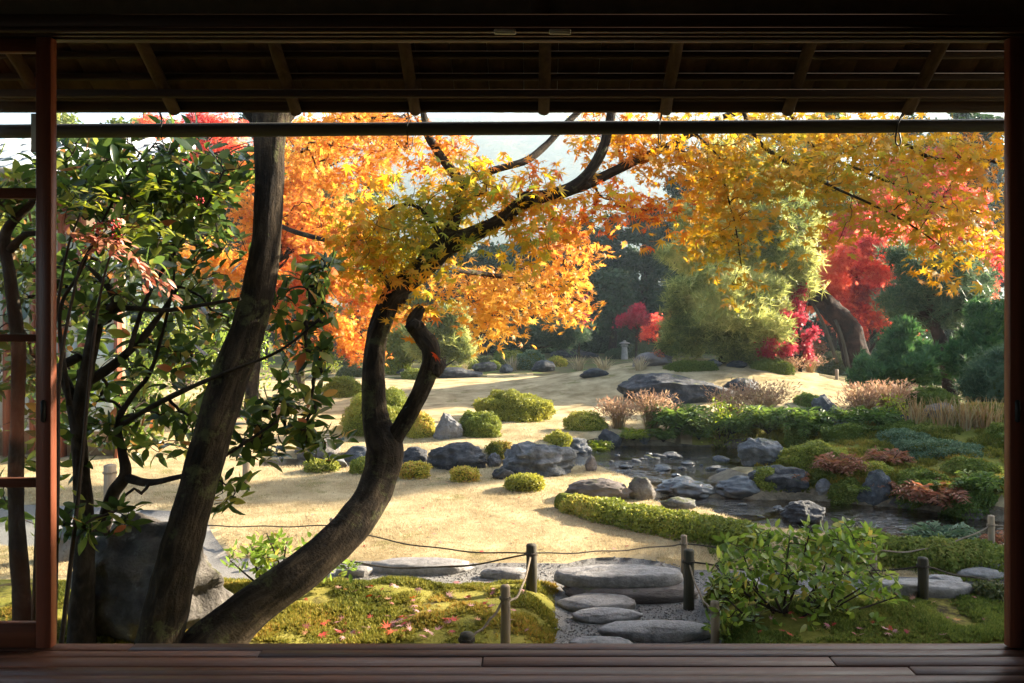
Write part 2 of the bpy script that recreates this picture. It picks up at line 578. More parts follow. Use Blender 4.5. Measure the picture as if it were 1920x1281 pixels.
def mat_water(name, wave=9., strength=.35):
    m, nt, out = newmat(name)
    tc = nt.nodes.new('ShaderNodeTexCoord')
    v = nd(nt, 'Mapping', Vector=tc.outputs['Object'], Scale=(1, 1.6, 1)).outputs[0]
    n1 = nd(nt, 'TexNoise', Vector=v, Scale=wave, Detail=3., Roughness=.55, Distortion=.8)
    n2 = nd(nt, 'TexNoise', Vector=v, Scale=1.1, Detail=2.)
    k = nd(nt, 'MapRange', Value=n2.outputs[0]); k.inputs[1].default_value = .38; k.inputs[2].default_value = .58
    k.inputs[3].default_value = .15; k.inputs[4].default_value = 1.
    st = nd(nt, 'Math', {'operation': 'MULTIPLY'}, _0=k.outputs[0], _1=strength * 4.0)
    bp = nd(nt, 'Bump', Strength=st.outputs[0], Distance=.03, Height=n1.outputs[0])
    fr = nd(nt, 'Fresnel', IOR=1.33, Normal=bp.outputs[0])
    t = nd(nt, 'BsdfTransparent', Color=(.62, .50, .34, 1))
    g = nd(nt, 'BsdfGlossy', Color=(1, 1, 1, 1), Roughness=.03, Normal=bp.outputs[0])
    mx = nd(nt, 'MixShader', _0=fr.outputs[0], _1=t.outputs[0], _2=g.outputs[0])
    nt.links.new(mx.outputs[0], out.inputs[0])
    return m

MAT = dict(
    lawn=mat_noise('lawn', [(.3, (.24, .18, .09)), (.5, (.43, .335, .185)), (.66, (.58, .46, .27))], 2.4, .95, .8, 90., spec=.05, speck=((.22, .19, .075), 1.7, .565), bdist=.03),
    soil=mat_noise('soil', [(.3, (.07, .055, .03)), (.55, (.12, .10, .05)), (.7, (.16, .14, .07))], 2.2, .95, .6, 40., spec=.05, speck=((.09, .12, .03), 1.1, .5)),
    mossground=mat_noise('moss_ground', [(.3, (.09, .10, .02)), (.5, (.19, .185, .035)), (.7, (.29, .25, .06))], 3.0, .95, .9, 60., spec=.05, bdist=.03, speck=((.075, .058, .03), 3.1, .56)),
    gravel=mat_noise('gravel', [(.35, (.16, .15, .14)), (.5, (.27, .26, .24)), (.65, (.40, .38, .35))], 160., .9, .8, 200., spec=.2, detail=3.),
    bed=mat_noise('stream_bed', [(.35, (.08, .062, .036)), (.6, (.20, .16, .10))], 9., .7, .7, 40.),
    rock=mat_noise('rock', [(.3, (.045, .05, .055)), (.5, (.10, .105, .11)), (.66, (.20, .205, .21))], 7., .75, 1.0, 22., speck=((.34, .35, .34), 9., .62), bdist=.05, moss=((.075, .085, .022), .655)),
    rockdark=mat_noise('dark_rock', [(.3, (.018, .02, .024)), (.5, (.045, .047, .052)), (.68, (.11, .11, .112))], 7., .6, 1.0, 22., bdist=.05, speck=((.33, .34, .34), 6., .64), moss=((.075, .085, .022), .655)),
    rockbrown=mat_noise('brown_rock', [(.3, (.06, .05, .045)), (.5, (.14, .115, .10)), (.7, (.22, .19, .17))], 4., .8, .9, 26., stretch=(1, 1, 3), speck=((.35, .34, .32), 6., .66), moss=((.075, .085, .022), .655)),
    rockwet=mat_noise('wet_rock', [(.3, (.02, .021, .022)), (.55, (.05, .05, .048)), (.7, (.10, .10, .09))], 5., .18, .5, 22., spec=.6),
    rockpale=mat_noise('pale_rock', [(.3, (.10, .095, .09)), (.5, (.18, .175, .17)), (.7, (.28, .275, .27))], 6., .85, 1.0, 26., speck=((.07, .075, .055), 5., .6), bdist=.05, moss=((.075, .085, .022), .655)),
    rockwarm=mat_noise('warm_rock', [(.3, (.06, .054, .048)), (.5, (.14, .125, .11)), (.68, (.26, .24, .21))], 6., .8, 1.0, 22., speck=((.36, .355, .33), 8., .62), bdist=.05, moss=((.085, .09, .025), .63)),
    slab=mat_noise('slab_stone', [(.3, (.13, .12, .11)), (.5, (.22, .205, .19)), (.7, (.33, .31, .29))], 22., .5, .9, 70., spec=.5, bdist=.012),
    bark=mat_bark('bark', [(.3, (.009, .0065, .004)), (.5, (.030, .021, .0125)), (.7, (.080, .058, .035))], .2, 34., (.085, .085, .035), .545, 1.0, .03),
    barkred=mat_bark('pine_bark', [(.3, (.010, .0055, .004)), (.5, (.030, .015, .010)), (.7, (.085, .045, .032))], .5, 7., (.05, .045, .03), .66, 1.0, .12),
    twig=mat_noise('twig', [(.3, (.025, .016, .011)), (.7, (.06, .042, .03))], 12., .8, .4, 40.),
    kbranch=mat_bark('smooth_bark', [(.3, (.012, .009, .006)), (.5, (.030, .022, .015)), (.7, (.07, .054, .038))], .4, 20., (.10, .105, .08), .64, .7, .02),
    post_dark=mat_wood('dark_log', (.028, .024, .016), (.085, .075, .05), .8, 9., 'z'),
    post_pale=mat_wood('pale_wood', (.19, .14, .09), (.36, .28, .19), .75, 9., 'z'),
    rope=mat_noise('rope', [(.3, (.16, .12, .08)), (.7, (.34, .27, .19))], 90., .9, .8, 120.),
    ropedark=mat_noise('dark_rope', [(.3, (.035, .028, .02)), (.7, (.10, .08, .06))], 90., .9, .8, 120.),
    floor=mat_wood('floor_wood', (.065, .026, .014), (.165, .072, .042), .36, 8., 'x', .3, .45, worn=(.30, .20, .145)),
    frame=mat_wood('door_wood', (.13, .036, .018), (.26, .080, .040), .42, 8., 'z', .45, .15),
    framex=mat_wood('door_rail_wood', (.10, .030, .014), (.20, .065, .030), .42, 8., 'x', .45, .15),
    beam=mat_wood('beam_wood', (.060, .028, .014), (.115, .06, .032), .5, 7., 'x', .4, .2),
    eave=mat_wood('eave_wood', (.055, .029, .016), (.13, .072, .042), .75, 8., 'y', .2, .3),
    eavex=mat_wood('eave_batten_wood', (.04, .024, .014), (.09, .056, .034), .75, 8., 'x', .2, .3),
    rafter=mat_wood('rafter_wood', (.06, .034, .019), (.15, .09, .052), .75, 8., 'y', .2, .3),
    pole=mat_wood('pole_wood', (.05, .045, .036), (.11, .10, .08), .6, 6., 'x', .3, .2),
    plaster=mat_noise('plaster', [(.3, (.20, .15, .10)), (.7, (.27, .21, .14))], 20., .9, .3, 80.),
    whiteplaster=mat_noise('white_plaster', [(.3, (.68, .66, .60)), (.7, (.78, .76, .70))], 8., .9, .2, 60.),
    paper=mat_noise('paper', [(.3, (.40, .45, .41)), (.7, (.50, .55, .50))], 5., .9, .1, 60.),
    tile=mat_noise('roof_tile', [(.3, (.36, .37, .38)), (.7, (.50, .51, .52))], 9., .4, .3, 50., spec=.5),
    whitething=mat_noise('white_plastic', [(.3, (.66, .63, .55)), (.7, (.74, .71, .62))], 9., .4, .05, 50.),
    black=mat_noise('black_iron', [(.3, (.012, .012, .012)), (.7, (.025, .024, .022))], 9., .5, .1, 50.),
    glass=mat_glass('glass'),
    water=mat_water('stream_water'),
    lantern=mat_noise('lantern_stone', [(.3, (.20, .19, .16)), (.7, (.36, .34, .30))], 9., .9, .7, 50.),
    hill=mat_noise('wooded_hill', [(.3, (.03, .05, .02)), (.5, (.07, .085, .03)), (.62, (.16, .12, .04)), (.72, (.05, .075, .03))],   .09, .95, .8, .3, spec=.02, bdist=2.5),
    # foliage
    L_yellow=mat_leaf('yellow_maple_leaf', [(.0, (.28, .25, .035)), (.25, (.48, .31, .04)), (.6, (.56, .28, .035)), (.85, (.54, .20, .03)), (1., (.36, .10, .025))], .55, .5, .35, 1.3, 1.05, .55),
    L_near=mat_leaf('green_gold_maple_leaf', [(.0, (.20, .23, .03)), (.25, (.40, .33, .04)), (.55, (.60, .34, .04)), (.8, (.62, .24, .04)), (1., (.52, .12, .035))], .6, .5, .35, 1.45, 1.05, .9),
    L_orange=mat_leaf('orange_maple_leaf', [(.0, (.66, .40, .065)), (.4, (.64, .30, .04)), (.75, (.58, .20, .035)), (1., (.48, .11, .035))], .55, .5, .3, 1.3, 1.0, .45),
    L_red=mat_leaf('red_maple_leaf', [(.0, (.82, .27, .12)), (.4, (.78, .15, .075)), (.75, (.60, .06, .045)), (1., (.34, .02, .03))], .55, .5, .3, 1.4, .97, .6),
    L_crimson=mat_leaf('crimson_maple_leaf', [(.0, (.56, .07, .09)), (.6, (.42, .03, .06)), (1., (.22, .02, .03))], .5, .5, .3, 1.3, 1.0),
    L_fallen=mat_leaf('fallen_maple_leaf', [(.0, (.55, .10, .05)), (.3, (.42, .04, .04)), (.55, (.38, .16, .16)), (.8, (.46, .26, .24)), (1., (.50, .22, .06))], .2, .6, .3),
    L_camellia=mat_leaf('glossy_evergreen_leaf', [(.0, (.022, .042, .010)), (.5, (.052, .085, .015)), (.8, (.10, .135, .022)), (.93, (.20, .20, .035)), (1., (.34, .10, .04))], .42, .26, .5, 2.4, 1.0),
    L_bush=mat_leaf('fresh_green_leaf', [(.0, (.08, .14, .018)), (.5, (.15, .23, .028)), (.9, (.26, .32, .045)), (1., (.40, .30, .05))], .48, .3, .5, 1.6, 1.0),
    L_lime=mat_leaf('lime_leaf', [(.0, (.14, .20, .02)), (.6, (.24, .28, .035)), (1., (.34, .32, .05))], .5, .35, .4, 1.5),
    L_salmon=mat_leaf('salmon_leaf', [(.0, (.42, .12, .08)), (.5, (.50, .19, .13)), (1., (.34, .20, .06))], .3, .4, .4, 1.2),
    L_azalea=mat_leaf('azalea_leaf', [(.0, (.11, .15, .02)), (.45, (.20, .235, .03)), (.8, (.32, .32, .045)), (1., (.42, .34, .06))], .35, .5, .3, 1.3, 1.0, 1.2),
    L_azgold=mat_leaf('gold_azalea_leaf', [(.0, (.20, .21, .03)), (.5, (.36, .35, .04)), (.85, (.50, .42, .06)), (1., (.52, .30, .07))], .35, .5, .3, 1.3, 1.0, 1.2),
    L_moss=mat_leaf('moss_tuft', [(.0, (.07, .09, .014)), (.45, (.16, .16, .024)), (.8, (.30, .25, .04)), (1., (.38, .22, .045))], .3, .7, .15, 1.2, 1., 1.6),
    L_mossgreen=mat_leaf('green_moss_tuft', [(.0, (.07, .105, .02)), (.5, (.14, .18, .032)), (.85, (.23, .26, .055)), (1., (.30, .27, .07))], .3, .7, .15, 1.2, 1., 1.2),
    L_grass=mat_leaf('dry_grass', [(.0, (.28, .22, .12)), (.5, (.47, .38, .225)), (.85, (.61, .50, .315)), (1., (.25, .24, .09))], .35, .7, .15, 1.1, 1., .8),
    L_fern=mat_leaf('fern_frond', [(.0, (.07, .12, .02)), (.5, (.13, .19, .03)), (1., (.27, .29, .06))], .4, .5, .3, 1.5, 1.0, .9),
    L_fernred=mat_leaf('autumn_fern_frond', [(.0, (.20, .13, .05)), (.5, (.32, .12, .07)), (1., (.40, .20, .12))], .35, .6, .2, 1.2),
    L_plume=mat_leaf('grass_plume', [(.0, (.28, .17, .10)), (.5, (.40, .24, .16)), (1., (.48, .35, .22))], .4, .7, .2, 1.2),
    L_reed=mat_leaf('dry_reed', [(.0, (.20, .11, .05)), (.5, (.34, .22, .10)), (1., (.30, .26, .14))], .35, .7, .2, 1.2),
    L_pine=mat_leaf('sunny_pine_needle', [(.0, (.09, .12, .035)), (.3, (.20, .23, .06)), (.65, (.42, .42, .13)), (1., (.58, .52, .18))], .5, .5, .3, 1.5, 1., .9),
    L_pineblue=mat_leaf('blue_green_needle', [(.0, (.045, .085, .045)), (.6, (.085, .135, .07)), (1., (.16, .20, .10))], .4, .5, .3, 1.4),
    L_conifer=mat_leaf('bright_conifer_leaf', [(.0, (.035, .09, .03)), (.6, (.065, .14, .045)), (1., (.12, .20, .065))], .35, .5, .3, 1.4),
    L_forest=mat_leaf('forest_leaf', [(.0, (.016, .036, .015)), (.5, (.03, .06, .022)), (.85, (.05, .085, .03)), (1., (.10, .11, .04))], .3, .5, .3, 1.4, 1., .25),
    L_sunny=mat_leaf('sunny_evergreen_leaf', [(.0, (.09, .14, .03)), (.5, (.22, .26, .05)), (1., (.42, .40, .10))], .45, .5, .3, 1.5, 1., .4),
    L_olive=mat_leaf('grey_green_leaf', [(.0, (.06, .08, .03)), (.6, (.11, .13, .05)), (1., (.17, .17, .08))], .3, .6, .2, 1.2),
    L_bluejun=mat_leaf('blue_juniper_leaf', [(.0, (.07, .12, .06)), (.6, (.13, .19, .10)), (1., (.22, .28, .16))], .3, .6, .2, 1.2),
    berry=mat_noise('red_berry', [(.3, (.42, .015, .02)), (.7, (.55, .03, .03))], 9., .3, .05, 50., spec=.5),
)

# ================================================================== THE GROUND
def build_ground():
    ys = np.concatenate([np.linspace(-4, 1.2, 8)[:-1], np.exp(np.linspace(math.log(1.2), math.log(60), 370)), np.exp(np.linspace(math.log(60), math.log(780), 30))[1:]])
    ts = np.linspace(-1, 1, 361)
    w = 3.0 + 1.35 * np.abs(ys)
    X = ts[None, :] * w[:, None]
    Y = np.repeat(ys[:, None], len(ts), 1)
    Z = T(X, Y)
    V = np.stack([X, Y, Z], -1).reshape(-1, 3)
    m = len(ts)
    i = (np.arange(len(ys) - 1)[:, None] * m + np.arange(m - 1)[None, :]).ravel()
    Q = np.stack([i, i + 1, i + m + 1, i + m], 1)
    x, y = V[:, 0], V[:, 1]
    def fields(x, y):
        wob = fbm(np.column_stack([x * 1.3, y * 1.3, x * 0]), 3, 8)
        ds = np.minimum.reduce([capdist(x, y, q) for q in (STREAM, WEIR, POND, LOWER)])
        return wob, [pathdist(x, y) - .02 * wob, ds - .13 - .05 * wob, np.maximum(y - 4.93, -8 - x)]
    # draw the nearest grid corners onto the borders, so that they run clean
    snapped = np.zeros(len(V), bool)
    cell = .85 * np.repeat(np.gradient(ys)[:, None], m, 1).ravel()
    for k in range(3):
        f0 = fields(V[:, 0], V[:, 1])[1][k]
        e = .01
        gx = (fields(V[:, 0] + e, V[:, 1])[1][k] - f0) / e
        gy = (fields(V[:, 0], V[:, 1] + e)[1][k] - f0) / e
        g2 = np.maximum(gx * gx + gy * gy, .05)
        do = (np.abs(f0) < cell * .75) & ~snapped & (V[:, 1] > 1.5) & (V[:, 1] < 14)
        V[do, 0] -= (f0 * gx / g2)[do]; V[do, 1] -= (f0 * gy / g2)[do]
        snapped |= do
    V[:, 2] = T(V[:, 0], V[:, 1])
    alt = snapped[Q[:, 1]] & snapped[Q[:, 3]] & ~(snapped[Q[:, 0]] & snapped[Q[:, 2]])
    A, B = Q[~alt], Q[alt]
    Q = np.concatenate([A[:, [0, 1, 2]], A[:, [0, 2, 3]], B[:, [1, 2, 3]], B[:, [1, 3, 0]]])
    C = V[Q].mean(1)
    x, y = C[:, 0], C[:, 1]
    wob, (fp, fb, fm) = fields(x, y)
    zone = np.zeros(len(C), int)                                   # 0 lawn
    zone[(y > 23 + 2 * wob) | ((x > 6.6 + wob) & (y > 12)) | ((x > 1 + 5 * wob) & (y > 20.5))] = 1   # bare ground
    zone[fm < 0] = 2                                               # moss by the house
    zone[(x > 2.5 + .3 * wob) & (y > 7.3) & (y < 12.6 + wob)] = 3  # mossy bank
    zone[fp < 0] = 4
    zone[fb < 0] = 5
    names = ['lawn', 'ground', 'moss_ground', 'mossy_bank', 'gravel_path', 'stream_bed']
    mats = ['lawn', 'soil', 'mossground', 'mossground', 'gravel', 'bed']
    for k in range(6):
        q = Q[zone == k]
        used, inv = np.unique(q, return_inverse=True)
        mk(names[k], V[used], inv.reshape(q.shape), MAT[mats[k]], loc=(0, 0, 0), kind='structure')
build_ground()

def water_sheet(name, poly, z):
    V = np.array([(x, y, z) for x, y in poly])
    mk(name, V, np.array([list(range(len(V)))]), MAT['water'], loc=(0, 0, z), kind='structure', smooth=False)
water_sheet('stream_water', [(-3.3, 8.8), (-1, 8.75), (.9, 8.5), (2.3, 8.4), (3.0, 9.1), (3.4, 11.3), (.5, 11.3), (-1, 9.9), (-3.3, 9.6)], WZ_UP)
water_sheet('pond_water', [(.7, 7.2), (1.6, 6.2), (3, 5.6), (4.4, 5.4), (14, 5.2), (14, 7.2), (4.6, 7.6), (2.9, 8.3), (.8, 8.35)], WZ_LO)

def build_mountain():
    xs = np.linspace(-800, 800, 151)
    ys = np.linspace(300, 760, 51)
    X, Y = np.meshgrid(xs, ys)
    Pn = np.column_stack([X.ravel(), Y.ravel(), 0 * X.ravel()])
    h = 132 + 14 * fbm(Pn / 200., 3, 4).reshape(X.shape) + 10 * np.sin(X / 170. + .8)
    Z = h * sstep(300, 540, Y) * (1 - .8 * sstep(580, 760, Y)) + 3.5 * fbm(Pn / 12., 3, 5).reshape(X.shape) - 1.0
    V = np.column_stack([X.ravel(), Y.ravel(), Z.ravel()])
    m = len(xs)
    i = (np.arange(len(ys) - 1)[:, None] * m + np.arange(m - 1)[None, :]).ravel()
    mk('mountain', V, np.stack([i, i + 1, i + m + 1, i + m], 1), MAT['hill'], loc=(0, 530, 0), kind='structure')
build_mountain()

# ================================================================== THE ROOM AND ITS EAVES
FZ = 0.65
def build_room():
    fl = empty('floor', (0, 1.2, FZ), kind='structure')
    rr = random.Random(3)
    y = 2.350
    k = 0
    while y > -2.4:
        wd = rr.uniform(.044, .066) if y > 1.2 else .3
        x = -3.2
        cuts = [-3.2] + sorted(rr.uniform(-3, 3) for _ in range(2 if y > 1.2 else 1)) + [3.2]
        if k == 0: cuts = [-3.2, -1.17, 1.9, 3.2]
        if k == 1: cuts = [-3.2, -.78, 2.4, 3.2]
        for a, b in zip(cuts[:-1], cuts[1:]):
            dz = rr.uniform(-.0015, .0015)
            V, Fl = boxg(a + .0012, b - .0012, y - wd + .0016, y, FZ - .045 + dz, FZ + dz, .0025)
            mk('plank', V, Fl, MAT['floor'], fl, smooth=False)
        y -= wd
        k += 1
    V, Fl = boxg(-3.2, 3.2, 2.28, 2.345, FZ - .22, FZ - .05, .004)
    mk('floor_beam', V, Fl, MAT['beam'], fl, smooth=False)
    V, Fl = boxg(-3.2, 3.2, -2.4, 2.24, FZ - .16, FZ - .06)
    mk('subfloor', V, Fl, MAT['beam'], fl, smooth=False)
    m = MB(); m.box(-3.3, 3.3, -2.52, -2.42, .4, 2.95)
    m.build('back_wall', MAT['plaster'], kind='structure', smooth=False)
    m = MB(); m.box(-3.32, -3.22, 1.2, 2.28, .4, 2.95).box(-3.32, -3.22, -2.41, -1.2, .4, 2.95).box(-3.32, -3.22, -1.199, 1.199, 2.42, 2.95)
    m.build('side_wall', MAT['plaster'], kind='structure', smooth=False)
    m = MB(); m.box(3.22, 3.32, -2.41, 2.28, .4, 2.95)
    m.build('side_wall', MAT['plaster'], kind='structure', smooth=False)
    m = MB(); m.box(-3.3, 3.3, -2.5, 2.275, 2.955, 3.02)
    m.build('ceiling', MAT['beam'], kind='structure', smooth=False)
    # wall over the opening, with its grooved door head and short posts
    w = empty('upper_wall', (0, 2.3, 2.41), kind='structure')
    m = MB(); m.box(-3.3, 3.3, 2.296, 2.345, 2.469, 2.99); m.build('plaster', MAT['plaster'], w, smooth=False)
    h = MB(); h.box(-3.3, 3.3, 2.268, 2.364, 2.431, 2.468, .003); h.build('door_head', MAT['beam'], w, smooth=False)
    for a, b in ((2.268, 2.284), (2.302, 2.314), (2.334, 2.364)):
        m = MB(); m.box(-3.3, 3.3, a, b, 2.4175, 2.4305, .002); m.build('door_track', MAT['beam'], w, smooth=False)
    for px in (1012, -500, 2420):
        x = (px - PX0) / F * 2.29
        m = MB(); m.box(x - .027, x + .027, 2.280, 2.295, 2.469, 2.954, .002); m.build('short_post', MAT['beam'], w, smooth=False)
    for x0, x1 in ((-3.3, -2.345), (2.325, 3.3)):
        m = MB(); m.box(x0, x1, 2.29, 2.35, FZ + .001, 2.417); m.build('front_wall', MAT['plaster'], kind='structure', smooth=False)
    for px, lab in ((947, 'small white catch on the dark door head, the left one of the pair'), (1050, 'small white catch on the dark door head, the right one of the pair')):
        c = P(px, 58, 2.262)
        t = empty('door_catch', c, lab, 'door catch', 'white catches on the door head')
        m = MB(); m.box(c[0] - .031, c[0] + .031, 2.254, 2.2675, c[2] - .010, c[2] + .004, .003); m.build('plate', MAT['whitething'], t, smooth=False)
        m = MB(); m.box(c[0] - .026, c[0] + .024, 2.250, 2.2535, c[2] - .006, c[2] + .002, .001); m.build('lip', MAT['whitething'], t, smooth=False)
build_room()

def glass_door(xe, side, label):
    """xe = edge towards the opening; side = -1 stands to the left of its edge, +1 to the right"""
    t = empty('glass_door', (xe + side * .45, 2.32, FZ), label, 'sliding door')
    Y0, Y1 = 2.305, 2.335
    zpx = lambda py: EYE - (py - PY0) / F * Y0
    X = lambda a, b: (min(xe + side * a, xe + side * b), max(xe + side * a, xe + side * b))
    W_, st = .915, .045
    for a, b in ((0, st), (W_ - st, W_)):
        m = MB(); m.box(*X(a, b), Y0, Y1, FZ + .003, 2.416, .0025); m.build('stile', MAT['frame'], t, smooth=False)
    rails = [(2.416, zpx(96)), (zpx(352), zpx(371)), (zpx(627), zpx(641)), (zpx(898), zpx(915)), (zpx(1170), FZ + .003)]
    for zt, zb in rails:
        m = MB(); m.box(*X(st + .0005, W_ - st - .0005), Y0 + .003, Y1 - .003, zb, zt, .002); m.build('rail', MAT['framex'], t, smooth=False)
    for (a, b), (c, d) in zip(rails[:-1], rails[1:]):
        m = MB(); m.box(*X(st + .001, W_ - st - .001), 2.3185, 2.3215, c + .0005, b - .0005)
        m.build('pane', MAT['glass'], t, smooth=False)
    # recessed pull
    zc = zpx(771)
    xc = xe + side * .021
    V, Fl = tube([(xc, 2.3035, zc - .032), (xc, 2.3035, zc - .028), (xc, 2.3035, zc + .028), (xc, 2.3035, zc + .032)], [.003, .0075, .0075, .003], sides=10)
    mk('door_pull', V, Fl, MAT['black'], t)
    return t
XL = (107 - PX0) / F * 2.335
XR = (1882 - PX0) / F * 2.335
dl = glass_door(XL, -1, 'dark red wooden sliding door with clear panes and paper strip, at the left edge')
a, b = P(58, 213, 2.3165), P(82, 285, 2.3165)
m = MB(); m.box(a[0], b[0], 2.3165, 2.3175, b[2], a[2]); m.build('paper_strip', MAT['whiteplaster'], dl, smooth=False)
glass_door(XR, 1, 'reddish wooden sliding door beside the right bank, lit warm at its edge')

def build_shutter_box():
    t = empty('shutter_box', (2.1, 2.52, .6), 'brown boarded shutter box seen through the right door panes', 'shutter box')
    for k in range(8):
        z0 = .62 + k * .232
        m = MB(); m.box(1.56, 2.9, 2.50 + .006 * (k % 2), 2.525 + .006 * (k % 2), z0, z0 + .228, .003); m.build('board', MAT['post_pale'], t, smooth=False)
    m = MB(); m.box(1.545, 1.575, 2.49, 2.54, .6, 2.6, .003); m.build('edge_post', MAT['frame'], t, smooth=False)
build_shutter_box()

RS = .667                                                     # fall of the roof per metre out
rz = lambda Y: 2.446 + RS * (3.2 - Y)                          # axis of the rafters
def build_eaves():
    e = empty('eaves', (0, 2.8, 2.5), 'deep wooden eaves with round rafters and thin battens over the garden view', 'eaves')
    rr = random.Random(9)
    for k in range(-3, 7):
        x1 = ((325 + 232 * k + (k * k - 3) * .0) - 0 + 0)
        px = [-370, -140, 90, 325, 553, 778, 1020, 1248, 1478, 1705, 1935, 2165][k + 3] if k + 3 < 12 else 0
        x = (px - PX0) / F * 3.2
        dx = (1018 - px) / F * .0
        pts = []
        for y in np.linspace(2.36, 3.215, 9):
            pts.append((x + rr.uniform(-.002, .002), y, rz(y) + rr.uniform(-.002, .002), .0235 * rr.uniform(.95, 1.06)))
        V, Fl = tube(pts, sides=12, bump=.04, seed=k + 30)
        mk('rafter', V, Fl, MAT['rafter'], e)
    for y in np.arange(3.194, 2.38, -.0855):
        z = rz(y) + .036
        m = MB(); m.box(-3.6, 3.6, y - .012, y + .012, z - .011, z + .013, .002); m.build('batten', MAT['eavex'], e, smooth=False)
    m = MB(); m.box(-3.6, 3.6, 3.083, 3.110, 2.461, 2.4895, .002); m.build('lower_batten', MAT['eavex'], e, smooth=False)
    m = MB(); m.box(-3.6, 3.6, 3.222, 3.258, 2.443, 2.505, .003); m.build('eave_board', MAT['eavex'], e, smooth=False)
    x = -3.6
    a = math.atan(RS)
    while x < 3.55:
        w = rr.uniform(.125, .165)
        d = rr.uniform(0, .003)
        y0, y1 = 2.36, 3.26
        o1, o2 = .050 + d, .062 + d
        V = np.array([(x + .001, y0, rz(y0) + o1), (x + w - .001, y0, rz(y0) + o1), (x + w - .001, y1, rz(y1) + o1), (x + .001, y1, rz(y1) + o1),
                      (x + .001, y0, rz(y0) + o2), (x + w - .001, y0, rz(y0) + o2), (x + w - .001, y1, rz(y1) + o2), (x + .001, y1, rz(y1) + o2)])
        mk('board', V, np.array([[0, 3, 2, 1], [4, 5, 6, 7], [0, 1, 5, 4], [1, 2, 6, 5], [2, 3, 7, 6], [3, 0, 4, 7]]), MAT['eave'], e, smooth=False)
        x += w
    y0, y1 = 2.20, 3.30
    V = np.array([(-3.7, y0, rz(y0) + .075), (3.7, y0, rz(y0) + .075), (3.7, y1, rz(y1) + .075), (-3.7, y1, rz(y1) + .075),
                  (-3.7, y0, rz(y0) + .16), (3.7, y0, rz(y0) + .16), (3.7, y1, rz(y1) + .14), (-3.7, y1, rz(y1) + .14)])
    mk('roof', V, np.array([[0, 3, 2, 1], [4, 5, 6, 7], [0, 1, 5, 4], [1, 2, 6, 5], [2, 3, 7, 6], [3, 0, 4, 7]]), MAT['tile'], e, smooth=False)
    # the pole hung below
    a, b = P(-260, 248, 3.31), P(2180, 233.5, 3.31)
    pts = [tuple(a + (b - a) * t) + (.0285 - .002 * t + rr.uniform(-.0008, .0008),) for t in np.linspace(0, 1, 14)]
    V, Fl = tube(pts, sides=14, n=40, bump=.02, seed=4)
    mk('hanging_pole', V, Fl, MAT['pole'], None, label='long dark round pole hung by wires just below the eaves', cat='pole')
    labs = ['black cord over the pole beside the leaning straight trunk', 'thin black cord over the pole above the gold leaves', 'black cord over the pole near the two curved branches', 'thick black cord looped round the pole at the right']
    for (px, bot), lab in zip(((312, 283), (769, 281), (1237, 272), (1684, 273)), labs):
        z = a[2] + (b[2] - a[2]) * (px + 260) / 2440.0
        x = (px - PX0) / F * 3.31
        r = .0022 if px != 1684 else .0034
        zb = P(px, bot, 3.31)[2]
        s = .008 if px != 1684 else .017
        V, Fl = tube([(x - s * .4, 3.245, 2.452), (x - s * .3, 3.276, z + .028), (x - s, 3.277, z - .005), (x - s * .9, 3.30, zb + .02), (x, 3.31, zb),
                      (x + s * .9, 3.32, zb + .018), (x + s, 3.344, z - .005), (x + s * .5, 3.335, z + .024), (x + .3 * s, 3.275, z + .036), (x, 3.25, 2.456)], r, n=50, sides=6)
        mk('cord', V, Fl, MAT['black'], e)
build_eaves()

# ================================================================== HOUSE NEXT DOOR
def build_neighbour():
    Y = 9.3
    xr = P(218, 0, Y)[0]
    t = empty('neighbouring_house', (xr - 2.5, Y + 1.5, 0), 'white shoji sided house with pale tiled roof behind the evergreen shrub', 'house')
    m = MB(); m.box(xr - 7, xr - .02, Y + .1, Y + .25, -.05, 3.2); m.build('wall', MAT['plaster'], t, smooth=False)
    xs = [P(px, 0, Y)[0] for px in (218, 150, 113, 60, 10, -60, -130, -200, -270)]
    for x in xs:
        m = MB(); m.box(x - .022, x + .022, Y - .02, Y + .098, -.05, 3.15, .004); m.build('post', MAT['frame'], t, smooth=False)
    for xa, xb in zip(xs[1:], xs[:-1]):
        for k, (z0, z1) in enumerate(((.35, .95), (1.0, 1.35), (1.40, 1.95), (2.0, 2.6))):
            m = MB(); m.box(xa + .036, xb - .036, Y + .05, Y + .095, z0, z1); m.build('paper_panel', MAT['paper'], t, smooth=False)
        for z in (.3, .955, 1.355, 1.955, 2.605):
            m = MB(); m.box(xa + .037, xb - .037, Y + .02, Y + .096, z, z + .042, .003); m.build('rail', MAT['whiteplaster'], t, smooth=False)
    za = P(0, 372, 8.6)[2]
    y0, y1, s = 8.5, 10.9, .42
    xa, xb = xr - 8, xr + .25
    V = np.array([(xa, y0, za), (xb, y0, za), (xb, y1, za + s * (y1 - y0)), (xa, y1, za + s * (y1 - y0))])
    V = np.vstack([V, V + [0, 0, .12]])
    mk('roof', V, np.array([[0, 3, 2, 1], [4, 5, 6, 7], [0, 1, 5, 4], [1, 2, 6, 5], [2, 3, 7, 6], [3, 0, 4, 7]]), MAT['tile'], t, smooth=False)
    for x in np.arange(xa + .1, xb, .27):
        V, Fl = tube([(x, y0 - .02, za + .13), (x, y1, za + .13 + s * (y1 - y0))], .055, n=3, sides=8)
        mk('roof_tile', V, Fl, MAT['tile'], t)
    for k in range(1, 6):
        yy = y0 + k * .42
        m = MB(); m.box(xa, xb, yy - .03, yy + .03, za + .12 + s * (yy - y0), za + .145 + s * (yy - y0)); m.build('tile_course', MAT['tile'], t, smooth=False)
    V, Fl = tube([tuple(P(-120, 322, 7.9)), tuple(P(82, 332, 7.9))], .07, n=6, sides=12, bump=.03)
    mk('eave_log', V, Fl, MAT['post_pale'], t)
build_neighbour()

